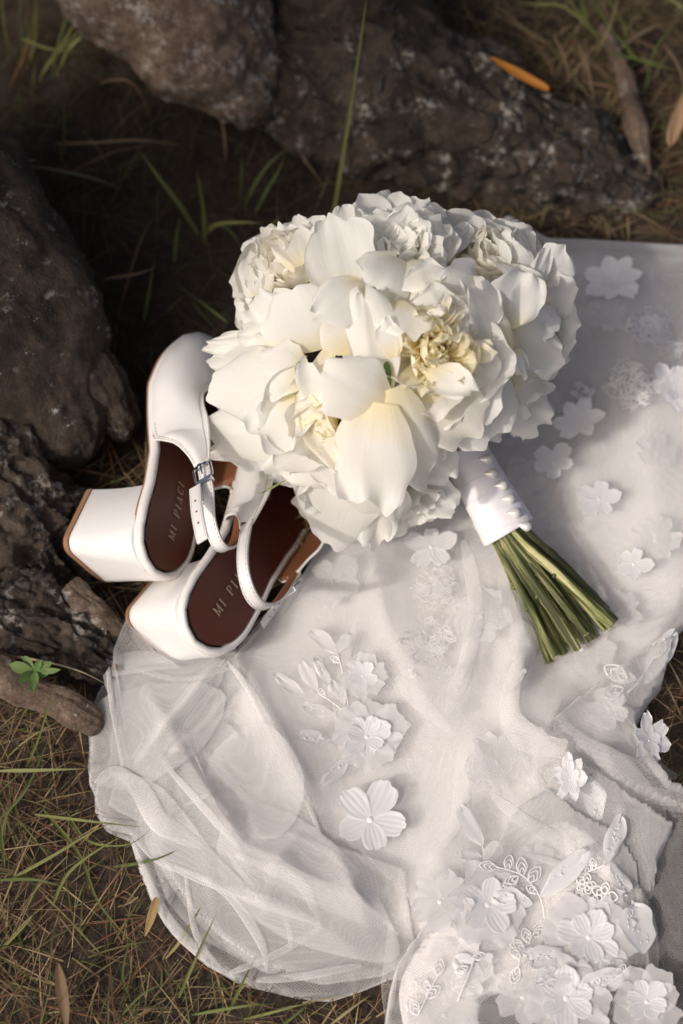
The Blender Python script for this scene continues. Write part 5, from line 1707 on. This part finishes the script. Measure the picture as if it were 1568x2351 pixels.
tuft('tangle of dead brown stalks lying in the dark hollow left of the lichened root', (260, 380, 0), [
    ([(130, 330, .01), (220, 328, .02), (320, 322, .03), (425, 335, .02)], 8, d1), ([(150, 400, .0), (260, 350, .02), (340, 335, .02)], 7, d3), ([(230, 190, .02), (290, 185, .03), (330, 230, .02), (350, 300, .0)], 7, d3),
    ([(190, 300, .0), (230, 350, .02), (260, 400, .02)], 7, d3), ([(500, 250, .03), (512, 300, .02), (520, 380, .0)], 9, d1), ([(660, 320, .02), (700, 370, .02), (745, 430, .0)], 9, d1), ([(735, 320, .02), (748, 360, .02), (745, 410, 0)], 8, d3),
    ([(60, 380, .03), (150, 395, .04), (230, 415, .03), (290, 440, .01)], 9, (.16, .16, .12)), ([(240, 640, .02), (310, 630, .025), (360, 612, .02)], 9, d1), ([(280, 690, .0), (320, 560, .02), (350, 500, .02)], 7, d3), ([(440, 690, .01), (460, 720, .03), (500, 760, .06)], 9, g2)])
tuft('hanging brown dead stalks at the upper right above the dark root', (1300, 250, 0), [
    ([(1270, 80, .04), (1300, 150, .03), (1310, 230, .0)], 8, d1), ([(1240, 120, .03), (1270, 170, .03), (1262, 230, .0)], 8, d3), ([(1330, 100, .04), (1355, 190, .03), (1370, 280, .0)], 8, d1), ([(1180, 190, .05), (1260, 250, .045), (1330, 300, .03), (1400, 330, .01)], 10, d1),
    ([(1210, 215, .05), (1280, 260, .04), (1345, 272, .02)], 8, d3), ([(1290, 240, .03), (1330, 300, .03), (1390, 325, .02)], 9, d2), ([(1420, 240, .02), (1460, 300, .02), (1480, 380, .0)], 9, d3), ([(1380, 330, .01), (1420, 400, .02), (1440, 470, .0)], 8, d3), ([(1430, 480, .0), (1480, 500, .015), (1530, 530, .01)], 8, d1),
    ([(1500, 60, .03), (1450, 90, .03), (1400, 130, .01)], 8, d2), ([(1520, 100, .03), (1560, 160, .03), (1575, 240, .01)], 9, d1), ([(1420, 60, .03), (1500, 110, .03), (1570, 90, .02)], 8, d3), ([(1340, 190, .02), (1400, 200, .025), (1480, 230, .01)], 8, d3), ([(1560, 300, 0), (1520, 400, .02), (1530, 480, .01)], 8, d3)])
tag(pblade([(-20, 320, .10), (20, 332, .10), (52, 346, .09)], 4, (.55, .48, .36), 'grass_stalk'), 'short pale seed stalk entering at the left edge, upper of two', 'grass', 'grass tufts')
tag(pblade([(-20, 372, .10), (30, 370, .10), (90, 368, .09)], 4, (.55, .48, .36), 'grass_stalk'), 'short pale seed stalk entering at the left edge, lower of two', 'grass', 'grass tufts')
# dry leaves
def dry_leaf(label, pts, wpx, c0, curlv=.5):
    a, b = P(*pts[0]), P(*pts[1])
    L = (b - a).length
    v, f, u = petal_grid(L, wpx * WID / 1568, cup=curlv, bend=.5, th0=-.25, ruf=.02, notch=.01, tip=.12, drop=0., nu=7, nv=13, base=.15, seed=int(pts[0][0]), pinch=.02)
    M = frame(a, b - a, TOW)
    o = obj('dry_leaf', mesh('dry_leaf', v, f, GRASS, uvs=u, col=[tuple(c0) + (1,)] * len(v)), None, M)
    tag(o, label, 'leaf', 'fallen leaves')
dry_leaf('orange fallen leaf on the roots at the upper right', [(1125, 132, .088), (1262, 206, .075)], 26, (.42, .16, .02))
dry_leaf('pale tan fallen leaf cut by the right edge of the picture', [(1590, 190, .03), (1538, 335, .02)], 40, (.50, .32, .18))
dry_leaf('brown upright fallen leaf at the bottom left', [(152, 2370, .01), (130, 2205, .03)], 26, (.20, .13, .07))
dry_leaf('yellowish folded leaf tucked beside the tulle edge at lower left', [(332, 2150, .01), (362, 2058, .03)], 18, (.34, .23, .10))
dry_leaf('rust-red narrow leaf lying in the bark below the upper heel', [(95, 1385, .035), (155, 1475, .03)], 18, (.15, .05, .025))
dry_leaf('flat brown leaf under the grass blades near the tulle', [(390, 1985, .01), (520, 2010, .012)], 50, (.20, .15, .11))
# a dry seed husk caught in the net
a = Ph(262, 1522, hMs, .004); b = Ph(270, 1540, hMs, .004)
v, f, u = tube([a, a.lerp(b, .3), a.lerp(b, .7), b], [.0003, .0014, .0011, .0002], 7, flat=.6)
tag(obj('seed_husk', mesh('seed_husk', v, f, LINLEA)), 'tiny brown seed husk caught on the corner of the tulle', 'seed')
# clover sprig
cl = empty('clover_sprig', Matrix.Translation(P(70, 1600, 0)))
tag(cl, 'small clover sprig with oval green leaves growing over the roots', 'plant')
cent = [(70, 1545, .055)]
for i, (x, y, l, wp) in enumerate([(22, 1525, 60, 26), (40, 1565, 40, 20), (85, 1570, 46, 20), (110, 1550, 44, 20), (120, 1520, 40, 18), (95, 1515, 36, 16), (55, 1505, 40, 18), (75, 1590, 40, 18), (140, 1538, 30, 14)]):
    a = P(78, 1542, .055); b = P(x, y, .058 + .002 * (i % 3))
    v, f, u = petal_grid((b - a).length, wp * WID / 1568, cup=.5, bend=-.5, th0=.3, tip=.5, drop=.1, nu=5, nv=8, base=.12, pinch=.03)
    obj('leaf', mesh('leaf', v, f, GRASS, uvs=u, col=[((.10, .19, .05) if i % 2 else (.15, .23, .07)) + (1,)] * len(v)), cl, frame(a, b - a, TOW))
v, f, u = tube([P(60, 1640, .0), P(72, 1590, .03), P(78, 1542, .055)], .0009, 6)
obj('stalk', mesh('stalk', v, f, SEPAL, uvs=u), cl)
